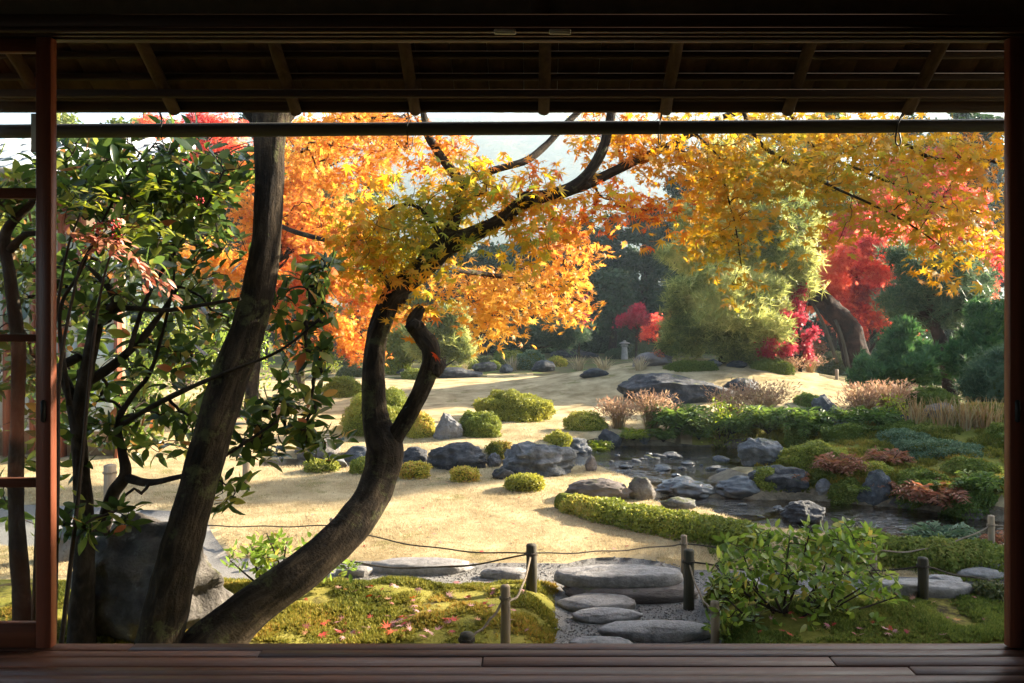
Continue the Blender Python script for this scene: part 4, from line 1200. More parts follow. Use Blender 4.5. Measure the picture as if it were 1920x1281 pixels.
MOUNDS = [
    (889, 1036, 737, 791, 'bright oval yellow green azalea mound alone on the lawn', dict(mat='L_azgold', seed=1, dep=.75)),
    (855, 941, 772, 821, 'azalea mound right of the upright light grey boulder', dict(mat='L_azalea', seed=2, dep=.7)),
    (1057, 1135, 775, 809, 'low green mound above the black rock', dict(mat='L_azalea', seed=3, dep=.7)),
    (1021, 1071, 809, 839, 'small gold and green azalea above the big stream boulder', dict(mat='L_azgold', seed=4)),
    (640, 782, 734, 822, 'large smooth green azalea dome behind the forked trunk', dict(mat='L_azalea', seed=5, dep=.8)),
    (758, 818, 776, 822, 'yellow azalea clump left of the upright light grey boulder', dict(mat='L_azgold', seed=6)),
    (606, 682, 709, 746, 'green dome left of the forked trunk, behind the large dome', dict(mat='L_azalea', seed=7)),
    (748, 806, 866, 900, 'little umbrella shaped azalea on a stem right of the trunk', dict(mat='L_azgold', seed=8, stems=5)),
    (572, 634, 861, 888, 'flat little azalea at the lawn edge under the evergreen leaves', dict(mat='L_azalea', seed=9, stems=4)),
    (656, 702, 860, 890, 'small azalea on stems just left of the curved trunk', dict(mat='L_azalea', seed=10, stems=4)),
    (846, 896, 876, 905, 'tiny azalea with red tinged side by the stream', dict(mat='L_azgold', seed=11, stems=4)),
    (948, 1020, 890, 924, 'spreading flat topped azalea on a crooked stem on the lawn', dict(mat='L_azgold', seed=12, stems=5)),
    (908, 962, 828, 862, 'low moss green cushion between the two big boulders', dict(mat='L_moss', seed=13, dep=.6)),
    (576, 632, 636, 664, 'gold lit round shrub far left under the orange maple', dict(mat='L_azgold', seed=14)),
    (617, 680, 651, 687, 'pale grey dome shrub far left beside the trunk', dict(mat='L_olive', seed=15)),
    (632, 692, 688, 708, 'low brownish shrub on the far left lawn', dict(mat='L_olive', seed=16)),
    (720, 768, 668, 703, 'loose light green shrub seen between the two stems', dict(mat='L_lime', seed=17, dens=.5, jit=1.0)),
    (752, 812, 692, 712, 'low olive mound left of the long dark rock', dict(mat='L_azalea', seed=18)),
    (806, 872, 686, 704, 'green cushion behind the long low dark rock', dict(mat='L_azalea', seed=181)),
    (822, 898, 655, 676, 'tan dry dome on the far lawn', dict(mat='L_grass', seed=19)),
    (864, 896, 674, 692, 'small bright green dome left of the rounded grey rock', dict(mat='L_azalea', seed=20)),
    (884, 930, 668, 690, 'grey green dome behind the rounded grey rock', dict(mat='L_olive', seed=21)),
    (915, 940, 678, 694, 'little green ball right of the rounded grey rock', dict(mat='L_azalea', seed=22)),
    (922, 985, 658, 684, 'loose green mound left of the blue juniper', dict(mat='L_azalea', seed=23)),
    (962, 1026, 659, 694, 'blue green spreading juniper on the far lawn', dict(mat='L_bluejun', seed=24, name='juniper_shrub', jit=.9, lumpy=.25)),
    (1026, 1062, 669, 688, 'yellow green dome right of the blue juniper', dict(mat='L_azgold', seed=25)),
    (1248, 1350, 678, 697, 'low smooth green mound under the big pine', dict(mat='L_mossgreen', seed=26, dep=.5)),
    (1405, 1485, 675, 698, 'long green mound behind the crest of the lawn', dict(mat='L_mossgreen', seed=27, dep=.5)),
    (1535, 1614, 659, 704, 'grey green clipped dome at the end of the lawn mound', dict(mat='L_olive', seed=28)),
    (1136, 1172, 654, 674, 'dark clipped ball left of the stone lantern', dict(mat='L_forest', seed=29, inner='innerdark')),
    (1078, 1108, 647, 661, 'dark clipped ball at the edge of the wood', dict(mat='L_forest', seed=30, inner='innerdark')),
    (1176, 1232, 642, 672, 'dull olive shrub behind the stone lantern', dict(mat='L_olive', seed=31)),
    (1690, 1795, 728, 770, 'smooth green mound behind the dry reeds', dict(mat='L_mossgreen', seed=32, dep=.6)),
    (1722, 1790, 694, 722, 'dark green low shrub under the leaning pine at the right', dict(mat='L_conifer', seed=33, inner='innerdark')),
    (1490, 1540, 738, 764, 'green tuft left of the leaning dark rock', dict(mat='L_fern', seed=34)),
    (1470, 1560, 800, 836, 'left part of the long juniper carpet on the right bank', dict(mat='L_mossgreen', seed=35, dep=.5, jit=.8, name='juniper_shrub')),
    (1540, 1650, 796, 826, 'middle part of the long juniper carpet on the right bank', dict(mat='L_mossgreen', seed=36, dep=.45, jit=.8, name='juniper_shrub')),
    (1640, 1850, 790, 814, 'far part of the long juniper carpet below the dry reeds', dict(mat='L_mossgreen', seed=37, dep=.3, jit=.8, name='juniper_shrub')),
    (1655, 1748, 808, 838, 'small spreading juniper on the right bank', dict(mat='L_bluejun', seed=38, dep=.6, jit=.9, lumpy=.3, name='juniper_shrub')),
    (1650, 1855, 828, 862, 'wide spreading juniper in the middle of the right bank', dict(mat='L_bluejun', seed=39, dep=.45, jit=.9, lumpy=.3, name='juniper_shrub')),
    (1462, 1602, 832, 884, 'mossy yellow green cushion right of the grey white boulder', dict(mat='L_azalea', seed=40, dep=.6)),
    (1410, 1470, 880, 922, 'green fern cushion hanging over the broad dark boulder', dict(mat='L_azalea', seed=41, dep=.6)),
    (1668, 1790, 884, 934, 'green moss slope behind the upright pointed boulder', dict(mat='L_mossgreen', seed=42, dep=.7)),
    (1850, 1920, 795, 832, 'green mound cut by the right hand door', dict(mat='L_mossgreen', seed=43)),
    (1500, 1620, 880, 905, 'low green cushion between the broad boulder and the red fern', dict(mat='L_mossgreen', seed=44, dep=.5)),
    (1820, 1900, 1096, 1128, 'brown heathery clump before the long pale slab', dict(mat='L_olive', seed=45)),
    (1330, 1420, 1088, 1130, 'brown green moss bump left of the leafy bush', dict(mat='L_moss', seed=46, dep=.7)),
    (1556, 1640, 898, 948, 'dark green cushion below the rusty red fern at the water', dict(mat='L_mossgreen', seed=51, dep=.5, jit=.9)),
    (1680, 1780, 905, 948, 'dark green ground cover right of the upright pointed boulder', dict(mat='L_fern', seed=52, dep=.5, jit=1.0)),
    (1770, 1890, 920, 985, 'dark green shrub hanging over the pond at the right edge', dict(mat='L_fern', seed=53, dep=.5, jit=1.0)),
    (1590, 1680, 868, 900, 'flat green cover behind the rusty red fern', dict(mat='L_azalea', seed=54, dep=.6, jit=.9)),
    (1770, 1880, 862, 900, 'flat dull green cover below the wide spreading juniper', dict(mat='L_mossgreen', seed=55, dep=.6, jit=.9)),
    (1340, 1400, 845, 872, 'mossy green cover at the water left of the grey white boulder', dict(mat='L_azalea', seed=56, dep=.5, jit=.9)),
    # behind, at the wood's edge
    (1440, 1540, 628, 690, 'rust and green loose shrub under the red maple', dict(mat='L_fernred', seed=47, jit=1.0, lumpy=.3)),
    (1860, 1960, 690, 760, 'blue green feathery shrub at the right edge', dict(mat='L_pineblue', seed=48, jit=1.0, lumpy=.25, tpl='T_TUFT')),
]
for q in MOUNDS:
    kw = dict(q[5])
    if isinstance(kw.get('tpl'), str): kw['tpl'] = globals()[kw['tpl']]
    mound(*q[:5], **kw)

def hedge(pts, label, wd, ht, mat, seed):
    """a low rounded hedge along photograph pixels of its foot"""
    g = np.array([G(px, py, 0.02) for px, py in pts])
    c = spline(g, 60)
    t = empty('low_hedge', c[30] * [1, 1, 0], label, 'hedge', 'low hedges before the pond')
    L = np.sum(np.linalg.norm(np.diff(c, axis=0), axis=1))
    leaf = .024
    n = int(2.3 * L * (wd + 2 * ht) / (leaf * leaf * .3))
    i = rng.integers(0, 59, n); f = rng.random(n)[:, None]
    q = c[i] * (1 - f) + c[i + 1] * f
    tg = nrm(c[np.minimum(i + 1, 59)] - c[i])
    side = np.column_stack([-tg[:, 1], tg[:, 0], 0 * i])
    a = rng.uniform(-.15, math.pi + .15, n)
    endk = np.clip(np.minimum(i, 59 - i) / 5., .25, 1) ** .5
    k = (1 + .24 * fbm(q * 3.2, 3, seed) + .14 * fbm(q * 9, 2, seed) - .14 * rng.random(n) ** 2) * endk
    off = side * (np.cos(a) * wd / 2 * k)[:, None] + np.array([0, 0, 1.0]) * (np.sin(a) * ht * k)[:, None]
    N = nrm(side * np.cos(a)[:, None] + np.array([0, 0, 1.0]) * np.sin(a)[:, None] + rng.normal(size=(n, 3)) * .6)
    V, Fl = scatter(T_KITE, q + off, basis(N), leaf * rng.uniform(.7, 1.3, n))
    mk('foliage', V, Fl, MAT[mat], t, smooth=False)
    ce = np.column_stack([c + [0, 0, ht * .25], np.full(60, min(wd / 2, ht) * .78)])
    V, Fl = tube(ce, sides=10, bump=.1)
    V[:, 2] = c[0, 2] + (V[:, 2] - c[0, 2]) * .9
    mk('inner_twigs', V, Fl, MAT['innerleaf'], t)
hedge([(1052, 946), (1120, 962), (1220, 984), (1330, 1004), (1430, 1020)], 'low clipped hedge curving along the lawn from the brown boulder to the bush', .34, .115, 'L_azalea', 3)
hedge([(1560, 1024), (1660, 1044), (1760, 1052), (1900, 1060)], 'darker low hedge right of the bush along the lower pond', .40, .13, 'L_mossgreen', 5)

# ---- ferns, grasses, reeds
def frond_clump(c, r, h, mat, label, n=16, name='fern', cat='fern', seed=1, pin=.10, group=None):
    rr = np.random.default_rng(seed)
    Vs, Fs, k0 = [], [], 0
    Pn, Xd, Nn, S = [], [], [], []
    m = MB()
    for k in range(n):
        a = rr.uniform(0, 2 * math.pi); L = rr.uniform(.6, 1.1)
        d = np.array([math.cos(a), math.sin(a), 0])
        t = np.linspace(0, 1, 14)
        hh = h * rr.uniform(.5, 1.1)
        pts = c + d[None] * (t * r * L)[:, None] + np.array([0, 0, 1.0])[None] * (hh * (1.9 * t - 1.35 * t ** 2.2))[:, None]
        pts += np.array(rr.normal(0, r * .08, 3))[None] * t[:, None]
        m.add(*tube(pts, np.linspace(.004, .0015, 14) * (r / .3), sides=4))
        tg = nrm(np.gradient(pts, axis=0))
        sd_ = nrm(np.cross(tg, [0, 0, 1.0]) + 1e-6)
        for sg in (-1, 1):
            for j in range(2, 14):
                Pn.append(pts[j]); Xd.append(sd_[j] * sg + tg[j] * .5 + [0, 0, -.15]); Nn.append(np.cross(sd_[j], tg[j]) + rr.normal(0, .25, 3))
                S.append(pin * r / .3 * math.sin(math.pi * (.12 + .86 * j / 14.)) ** .7 * rr.uniform(.85, 1.15))
    Nn = np.array(Nn); Nn[:, 2] = np.abs(Nn[:, 2])
    R = basis(Nn, X=np.array(Xd))
    tp = (T_KITE[0] * [1, .42, 1], T_KITE[1])
    V, Fl = scatter(tp, np.array(Pn), R, np.array(S))
    t = empty(name, c, label, cat, group)
    mk('fronds', V, Fl, MAT[mat], t, smooth=False, kind='stuff')
    m.build('midribs', MAT['twig'], t, kind='stuff')
    return t

def fern_px(px0, px1, py0, py1, mat, label, n=22, seed=1, z=None, **k):
    g = G((px0 + px1) / 2, py1, z); s = g[1] / F
    r = (px1 - px0) / 2 * s
    r *= 1.15
    n = int(n * 1.4)
    c = g + [0, r * .6, 0]; c[2] = max(gz(c[0], c[1]), g[2]) - .01
    h = max(EYE - (py0 - PY0) / F * c[1] - c[2], .1)
    return frond_clump(c, r, h, mat, label, n, seed=seed, **k)

fern_px(1545, 1628, 846, 918, 'L_fernred', 'rusty red fern left of the upright pointed boulder', 34, 1)
fern_px(1712, 1838, 900, 992, 'L_fernred', 'large pinkish fern spilling towards the pond at the right', 44, 2)
fern_px(1640, 1690, 894, 940, 'L_fernred', 'small pink fern against the upright pointed boulder', 18, 3)
fern_px(1808, 1900, 884, 950, 'L_fern', 'green fern at the right behind the pink fern', 30, 4)
fern_px(1484, 1524, 884, 926, 'L_fernred', 'orange tipped little fern on the broad dark boulder', 16, 5)
fern_px(1720, 1850, 985, 1030, 'L_bluejun', 'pale green arching fern at the pond edge by the hedge', 26, 6)
fern_px(1640, 1720, 838, 880, 'L_fernred', 'flat rusty fern on the right bank', 20, 7)
fern_px(1850, 1900, 990, 1030, 'L_fernred', 'pink fern behind the tall pale post', 16, 8)
fern_px(1700, 1770, 892, 935, 'L_fern', 'green fern behind the large pinkish fern', 24, 31)
fern_px(1580, 1640, 905, 950, 'L_fern', 'green fern drooping to the water under the rusty fern', 22, 32)
fern_px(1225, 1335, 752, 850, 'L_fern', 'big green fern bank over the upper pond', 60, 9)
fern_px(1285, 1345, 790, 850, 'L_fern', 'green fern left of the yellow loose bush', 30, 10)
fern_px(1400, 1500, 752, 838, 'L_fern', 'dark green fern clump right of the yellow loose bush', 50, 11)
fern_px(1480, 1575, 755, 835, 'L_fern', 'bright green ferns left of the leaning dark rock', 50, 12)
fern_px(1570, 1640, 752, 810, 'L_fern', 'green fern right of the leaning dark rock', 34, 13)
fern_px(1630, 1700, 758, 808, 'L_fern', 'olive fern clump below the pinkish grasses', 34, 14)
fern_px(1100, 1150, 820, 868, 'L_lime', 'yellow green fern between the stream rocks', 22, 15)
fern_px(1160, 1220, 800, 852, 'L_lime', 'loose green fern on the left bank of the upper pond', 24, 16)
fern_px(1215, 1280, 800, 856, 'L_fern', 'green fern hanging over the water on the left bank', 30, 17)
fern_px(1340, 1420, 770, 850, 'L_fern', 'green undergrowth fern behind the yellow loose bush', 40, 18)

def grass_clump(px0, px1, py0, py1, mat, label, n=160, name='grass_clump', cat='ornamental grass', seed=1, wd=.006, plume=True, splay=1.0, z=None):
    rr = np.random.default_rng(seed)
    g = G((px0 + px1) / 2, py1, z); s = g[1] / F
    r = (px1 - px0) / 2 * s
    h = (py1 - py0) * s * 1.05
    t = empty(name, g, label, cat)
    V, Fq = [], []
    PP, XX = [], []
    for k in range(n):
        a = rr.uniform(0, 2 * math.pi); q = rr.random() ** .6
        b = g + np.array([math.cos(a), math.sin(a) * .7, 0]) * r * (.35 if splay > .5 else 1.0) * q + [0, r * .5, -.02]
        d = np.array([math.cos(a), math.sin(a), 0]) * r * q * splay + rr.normal(0, .06, 3) * [1, 1, 0]
        H = h * rr.uniform(.55, 1.05)
        u = np.array([math.cos(a + 1.57), math.sin(a + 1.57), 0]) * wd
        i0 = len(V)
        for j, tt in enumerate((0, .4, .75, 1.0)):
            p = b + d * tt ** 1.7 + np.array([0, 0, H * (tt - .12 * tt ** 3)])
            w = (1 - .8 * tt)
            V += [p - u * w, p + u * w]
            if tt >= .7:
                for _ in range(2): PP.append(p + rr.normal(0, .02, 3)); XX.append(d + [0, 0, H * .6] + rr.normal(0, H * .3, 3))
        for j in range(3):
            Fq.append([i0 + 2 * j, i0 + 2 * j + 1, i0 + 2 * j + 3, i0 + 2 * j + 2])
    mk('blades', np.array(V), np.array(Fq), MAT[mat if not plume else 'L_reed'], t, smooth=False, kind='stuff')
    if plume:
        PP = np.array(PP); XX = np.array(XX)
        R = basis(rr.normal(size=PP.shape), X=XX)
        W, Fl = scatter((T_KITE[0] * [1, .35, 1], T_KITE[1]), PP, R, rr.uniform(.04, .09, len(PP)))
        mk('seed_heads', W, Fl, MAT[mat], t, smooth=False, kind='stuff')
    return t
grass_clump(1132, 1190, 748, 806, 'L_plume', 'reddish feathery grass left of the taller tawny grass', 170, seed=1)
grass_clump(1188, 1260, 735, 808, 'L_plume', 'tall tawny grass in front of the huge flat rock', 240, seed=2)
grass_clump(1340, 1412, 726, 790, 'L_plume', 'pale pink seeding grass over the green fern bank', 200, seed=3)
grass_clump(1392, 1478, 716, 790, 'L_plume', 'pinkish orange grass at the right end of the flat rock', 260, seed=4)
grass_clump(1590, 1660, 722, 790, 'L_plume', 'blond feathery grass above the dark ferns', 220, seed=5)
grass_clump(1640, 1712, 716, 780, 'L_plume', 'peach coloured grass beside the green conifer', 240, seed=6)
grass_clump(1500, 1545, 664, 700, 'L_plume', 'brown dry grass left of the grey green dome', 110, seed=7)
grass_clump(1462, 1510, 668, 700, 'L_plume', 'thin dry grass on the crest of the lawn mound', 90, seed=71)
for k, (a, b, lab) in enumerate([(1700, 1745, 'dry reeds left of the white topped rock'), (1752, 1800, 'dry reeds hiding the foot of the white topped rock'), (1790, 1840, 'tall brown reeds right of the white topped rock'), (1830, 1890, 'tall brown reeds cut by the right hand door')]):
    grass_clump(a, b, 738, 806, 'L_reed', lab, 90, 'reed_clump', 'reeds', 20 + k, .009, False, .3)
for k, (a, b, lab) in enumerate([(1060, 1110, 'dry weeds before the dark wood, left of the lantern'), (1105, 1160, 'yellow dry weeds just left of the stone lantern'), (1176, 1230, 'grey green dry weeds right of the stone lantern'), (935, 985, 'thin dry grass by the blue juniper'), (842, 890, 'reddish thin weeds behind the tan dome')]):
    grass_clump(a, b, 664, 696, 'L_grass', lab, 70, 'weed_clump', 'weeds', 40 + k, .012, False, .6)

def loose_bush(px0, px1, py0, py1, mat, label, n, leaf, seed, name='bush', stemmat='twig'):
    g = G((px0 + px1) / 2, py1); s = g[1] / F
    w = (px1 - px0) * s; h = (py1 - py0) * s
    t = empty(name, g, label, 'bush')
    c = g + [0, w * .4, h * .5]
    rr = np.random.default_rng(seed)
    tips = c + nrm(rr.normal(size=(40, 3))) * (rr.random((40, 1)) ** .4) * [w / 2, w * .35, h / 2]
    m = MB()
    for e in tips:
        m.add(*tube([tuple(g + [rr.uniform(-.1, .1) * w, w * .4, -.02]) + (.007,), tuple((g + [0, w * .4, 0]) * .4 + e * .6 + rr.normal(0, .04, 3)) + (.005,), tuple(e) + (.002,)], n=7, sides=4))
    m.build('twigs', MAT[stemmat], t, kind='stuff')
    Pn = np.repeat(tips, n // 40, 0) + rr.normal(0, .09 * h + .02, (n // 40 * 40, 3))
    V, Fl = scatter(T_KITE, Pn, basis(rr.normal(size=Pn.shape) + [0, 0, .6]), leaf * rr.uniform(.7, 1.3, len(Pn)))
    mk('foliage', V, Fl, MAT[mat], t, smooth=False)
loose_bush(1318, 1402, 758, 852, 'L_lime', 'loose yellow leaved bush over the water by the green ferns', 1500, .04, 3)
loose_bush(1655, 1710, 748, 800, 'L_lime', 'small yellow bush beside the peach coloured grass', 500, .035, 4)
loose_bush(580, 640, 668, 702, 'L_lime', 'lime green low bush under the orange maple', 700, .05, 5)
loose_bush(-60, 105, 520, 780, 'L_bush', 'green bush before the neighbouring house, seen through the left door panes', 4200, .07, 11)
loose_bush(-20, 90, 340, 620, 'L_sunny', 'tall pale green bush seen through the upper panes of the left door', 3600, .07, 12)
loose_bush(112, 215, 470, 780, 'L_bush', 'thin green bush before the shoji panels of the neighbouring house', 2200, .06, 13)
loose_bush(250, 400, 590, 730, 'L_lime', 'yellow green bush behind the evergreen shrub, left of the leaning trunk', 3200, .07, 8)
loose_bush(330, 470, 560, 760, 'L_bush', 'sunlit green bush just left of the leaning trunk, on the lawn', 3200, .07, 9)
loose_bush(200, 300, 600, 760, 'L_bush', 'green bush at the corner of the neighbouring house', 2400, .07, 10)
loose_bush(1220, 1245, 658, 686, 'L_salmon', 'tiny orange sapling right of the stone lantern', 160, .07, 6)

# ---- blades, moss and gravel that nobody would count
def carpet():
    n = 260000
    Y = 5.0 + 7.0 * rng.random(n) ** 1.4
    X = rng.uniform(-1, 1, n) * (.75 * Y)
    keep = (pathdist(X, Y) > .03) & (np.minimum(capdist(X, Y, POND), np.minimum(capdist(X, Y, STREAM), capdist(X, Y, LOWER))) > .12) & (X < 3.2) & ((Y < 8.9) | (X < 3))
    keep &= ~((X > 1.5) & (Y > 6.6))
    X, Y = X[keep], Y[keep]
    Z = T(X, Y)
    Pn = np.column_stack([X, Y, Z])
    h = rng.uniform(.012, .03, len(X)) * (.8 + .4 * fbm(Pn * 1.5, 2, 5))
    d = rng.normal(0, .6, (len(X), 2))
    tip = Pn + np.column_stack([d * h[:, None], h])
    u = np.column_stack([rng.normal(size=(len(X), 2)), 0 * X]); u = nrm(u) * .0022
    V = np.stack([Pn - u, Pn + u, tip], 1).reshape(-1, 3)
    mk('grass', V, np.arange(len(V)).reshape(-1, 3), MAT['L_grass'], loc=(0, 0, 0), smooth=False, kind='stuff')
    # moss
    for nm, mat, x0, x1, y0, y1, n in (('moss', 'L_moss', -2.8, .25, 3.75, 4.97, 30000), ('moss', 'L_mossgreen', .85, 3.1, 3.75, 4.97, 26000), ('moss', 'L_moss', 2.4, 7.5, 7.4, 11.8, 60000), ('moss', 'L_mossgreen', 1.2, 4.0, 5.0, 5.7, 5000)):
        X = rng.uniform(x0, x1, n); Y = rng.uniform(y0, y1, n)
        cl = fbm(np.column_stack([X * 6, Y * 6, 0 * X]), 3, 6)
        keep = (pathdist(X, Y) > .0 - .03 * rng.random(n)) & (capdist(X, Y, LOWER) > .1) & (cl > -.55 + .5 * rng.random(n))
        X, Y, cl = X[keep], Y[keep], cl[keep]
        Pn = np.column_stack([X, Y, T(X, Y) + .004 + .010 * np.clip(cl, -.5, 1)])
        S = (.014 + .012 * np.clip(cl + .4, 0, 1)) * rng.uniform(.7, 1.4, len(X)) * (1 if y0 < 6 else 2.2)
        V, Fl = scatter(T_SPRIG, Pn, basis(rng.normal(size=Pn.shape) * .35 + [0, 0, 1]), S)
        mk(nm, V, Fl, MAT[mat], loc=(0, 0, 0), smooth=False, kind='stuff')
    n = 16000
    X = rng.uniform(-1.2, 3.4, n); Y = rng.uniform(3.7, 5.5, n)
    keep = pathdist(X, Y) < .0
    X, Y = X[keep], Y[keep]
    octa = (np.array([(1, 0, 0), (-1, 0, 0), (0, 1, 0), (0, -1, 0), (0, 0, .7), (0, 0, -.7)], float), [np.array([[0, 2, 4], [2, 1, 4], [1, 3, 4], [3, 0, 4], [2, 0, 5], [1, 2, 5], [3, 1, 5], [0, 3, 5]])])
    V, Fl = scatter(octa, np.column_stack([X, Y, T(X, Y) + .002]), basis(rng.normal(size=(len(X), 3)) * .4 + [0, 0, 1]), rng.uniform(.003, .0085, len(X)))
    mk('gravel', V, Fl, MAT['gravel'], loc=(0, 0, 0), smooth=False, kind='stuff')
carpet()

# ================================================================== TREES
def clump_leaves(cl, n_tot, bias=2.4, low=-.6):
    """points through the outer part of each ellipsoid; cl rows: x y z rx ry rz"""
    cl = np.asarray(cl, float)
    wgt = (cl[:, 3] * cl[:, 4] * cl[:, 5]) ** .66
    cnt = np.maximum((wgt / wgt.sum() * n_tot).astype(int), 3)
    Pn, N = [], []
    for row, c in zip(cl, cnt):
        u = rdir(c)
        keep = (u[:, 2] > low) | (rng.random(c) < .4)
        u = u[keep]
        k = rng.random(len(u)) ** (1 / bias)
        k = k * (1 + .25 * fbm(u * 2.2 + row[0], 2, int(abs(row[0]) * 10) + 2))
        Pn.append(row[:3] + u * k[:, None] * row[3:6]); N.append(u)
    return np.vstack(Pn), np.vstack(N)

def auto_clumps(cx, cy, rx, ry, Y, n, rs, seed, flat=.6, dY=None):
    r = np.random.default_rng(seed)
    c = P(cx, cy, Y); s = Y / F
    R = np.array([rx * s, dY if dY else rx * s * .8, ry * s])
    u = nrm(r.normal(size=(n, 3))) * (r.random((n, 1)) ** .45)
    out = []
    for q in u:
        k = rs * r.uniform(.65, 1.25)
        m = min(R[0], R[1])
        out.append(np.concatenate([c + q * R * (1 - k * .5), [m * k, m * k, m * k * flat]]))
    return np.array(out)

def tree(name, label, cat, Y, clumps, n, tpl, leaf, mat, trunk, group=None, tmat='bark', updir=.8, jit=.8, twigr=.3, limbs=True, low=-.6, bias=2.4, stretch=None):
    """trunk: photograph pixels (px, py, width px[, Y]) from the foot up"""
    px, py = trunk[0][:2]
    pts = []
    for q in trunk:
        yy = q[3] if len(q) > 3 else Y
        pts.append(tuple(P(q[0], q[1], yy)) + (q[2] / 2 / F * yy,))
    pts = np.array(pts)
    pts[0, 2] = gz(pts[0, 0], pts[0, 1]) - .1
    t = empty(name, pts[0, :3] + [0, 0, .1], label, cat, group)
    V, Fl = tube(pts, n=max(14, 10 * len(pts)), sides=18, bump=.13, seed=int(px) % 97)
    mk('trunk', V, Fl, MAT[tmat], t)
    sp = spline(pts, 60)
    if limbs:
        for row in clumps[:40]:
            e = row[:3]
            d = np.linalg.norm(sp[:, :3] - e, axis=1) + np.maximum(sp[:, 2] - e[2] + .2, 0) * 2
            j = int(np.argmin(d)); j = max(8, j - 4)
            b = sp[j]
            mid = (b[:3] + e) / 2 + rng.normal(0, .08, 3) * np.linalg.norm(e - b[:3])
            V, Fl = tube([tuple(b[:3]) + (b[3] * .5,), tuple(mid) + (b[3] * .3,), tuple(e) + (b[3] * .12,)], n=8, sides=6)
            mk('branch', V, Fl, MAT[tmat], t)
    Pn, N = clump_leaves(clumps, n, bias, low)
    Pn = Pn + rng.normal(size=Pn.shape) * leaf * .5
    N = N * .7 + np.array([0, 0, updir]) + rng.normal(size=N.shape) * jit
    R = basis(N)
    V, Fl = scatter(tpl, Pn, R, leaf * rng.uniform(.65, 1.3, len(Pn)))
    mk('crown', V, Fl, MAT[mat], t, smooth=False)
    return t

T_BLADE = (T_KITE[0] * [1, .8, 1], T_KITE[1])
# ---- the far wood: evergreens and a few lit trees, each its own tree
WOOD = [
    (36, 1000, 425, 85, 'L_forest', 'dark evergreen behind the orange leaf spray, left of the gap'), (38, 1085, 385, 84, 'L_forest', 'tall blue green evergreen above the crimson sapling, left one'),
    (34, 1148, 470, 66, 'L_forest', 'lower dark evergreen above the stone lantern'), (39, 1205, 345, 80, 'L_forest', 'tall blue green evergreen just left of the big pine'),
    (37, 1290, 310, 90, 'L_forest', 'evergreen behind the left half of the big pine'), (40, 1380, 285, 100, 'L_forest', 'evergreen behind the top of the big pine'),
    (38, 1480, 270, 105, 'L_forest', 'evergreen between the big pine and the red maple'), (40, 1600, 285, 110, 'L_forest', 'evergreen behind the bright red maple'),
    (37, 1715, 262, 110, 'L_forest', 'evergreen behind the grey green pine at the right'), (39, 1835, 268, 110, 'L_forest', 'evergreen behind the gold leaves at the far right'),
    (38, 1965, 240, 130, 'L_forest', 'evergreen mostly hidden by the right hand door'),
    (34, 905, 415, 80, 'L_forest', 'dark evergreen behind the orange leaves at the centre'), (36, 810, 400, 84, 'L_forest', 'dark evergreen behind the two stems'),
    (31, 668, 305, 70, 'L_sunny', 'sunlit yellow green evergreen left of the misty gap'), (35, 590, 235, 80, 'L_sunny', 'pale sunlit tree behind the orange maple'),
    (33, 735, 430, 60, 'L_sunny', 'green evergreen just behind the green gold leaves'),
    (32, 495, 215, 80, 'L_forest', 'dark evergreen directly behind the straight leaning trunk'), (33, 400, 225, 90, 'L_sunny', 'sunlit green tree at the top left behind the evergreen shrub'),
    (30, 270, 205, 95, 'L_sunny', 'yellow green tree at the top left above the shrub'), (34, 130, 230, 100, 'L_sunny', 'green tree behind the neighbouring roof'),
    (36, -20, 200, 110, 'L_forest', 'evergreen behind the left door'),
    (31, 2080, 300, 110, 'L_forest', 'evergreen wholly behind the right door, nearer one'), (33, 2230, 290, 120, 'L_forest', 'evergreen out to the right beyond the door'), (30, 2400, 270, 120, 'L_forest', 'evergreen farthest to the right beyond the door'), (33, -190, 230, 110, 'L_forest', 'evergreen out to the left beyond the door'),
    (31, 1560, 250, 80, 'L_sunny', 'lighter green tree behind the gap between the big pine and the red maple'), (30, 1760, 290, 80, 'L_forest', 'dark tree directly behind the grey green pine'),
]
for k, (Y, cx, top, hw, mat, lab) in enumerate(WOOD):
    if cx < 560: top = top * .5 + 62
    if cx > 1250: top = top - 75
    bot = 655
    cy, ry = (top + bot) / 2, (bot - top) / 2
    cl = auto_clumps(cx, cy, hw * 1.25, ry, Y, 52, .36, 100 + k, .8, dY=hw * Y / F * .6)
    tree('forest_tree', lab, 'tree', Y, cl, 24000, T_KITE, .2, mat, [(cx, 655, 16), (cx + 4, (top + bot) / 2, 12), (cx, top + 40, 5)], 'trees of the far wood', limbs=False, bias=3.0)
# ---- trees standing to the right of the view: they shade the pond, the path and the near moss; those by the house are added to keep sun off the floor
def side_tree(label, gx, gy, discs, n, mat, leaf=.2, seed=1):
    """a tree whose crown stands between the sun and the ground at (gx, gy)"""
    az, el = math.radians(SUN_AZ), math.radians(SUN_EL)
    k = np.mean([d[2] for d in discs]) / math.tan(el)
    X, Y = gx + k * math.sin(az), gy + k * math.cos(az)
    px = lambda x, y: PX0 + F * x / y
    py = lambda z, y: PY0 - F * (z - EYE) / y
    cl = []
    r = np.random.default_rng(seed)
    for dx, dy, z, rad, rz_ in discs:
        m = max(3, int(6 * rad))
        for k in range(m):
            a = r.uniform(0, 6.28); q = rad * .75 * math.sqrt(r.random()); e = r.uniform(.45, .75) * max(rad * .6, .5)
            cl.append((X + dx + math.cos(a) * q, Y + dy + math.sin(a) * q, z + r.uniform(-rz_, rz_), e, e, e * .6))
    zt = max(d[2] for d in discs)
    tree('tall_tree', label, 'tree', Y, np.array(cl), n, T_KITE, leaf, mat, [(px(X, Y), py(0, Y), 50), (px(X + .1, Y), py(zt * .5, Y), 36), (px(X, Y), py(zt, Y), 12)], 'tall trees to the right of the pond')
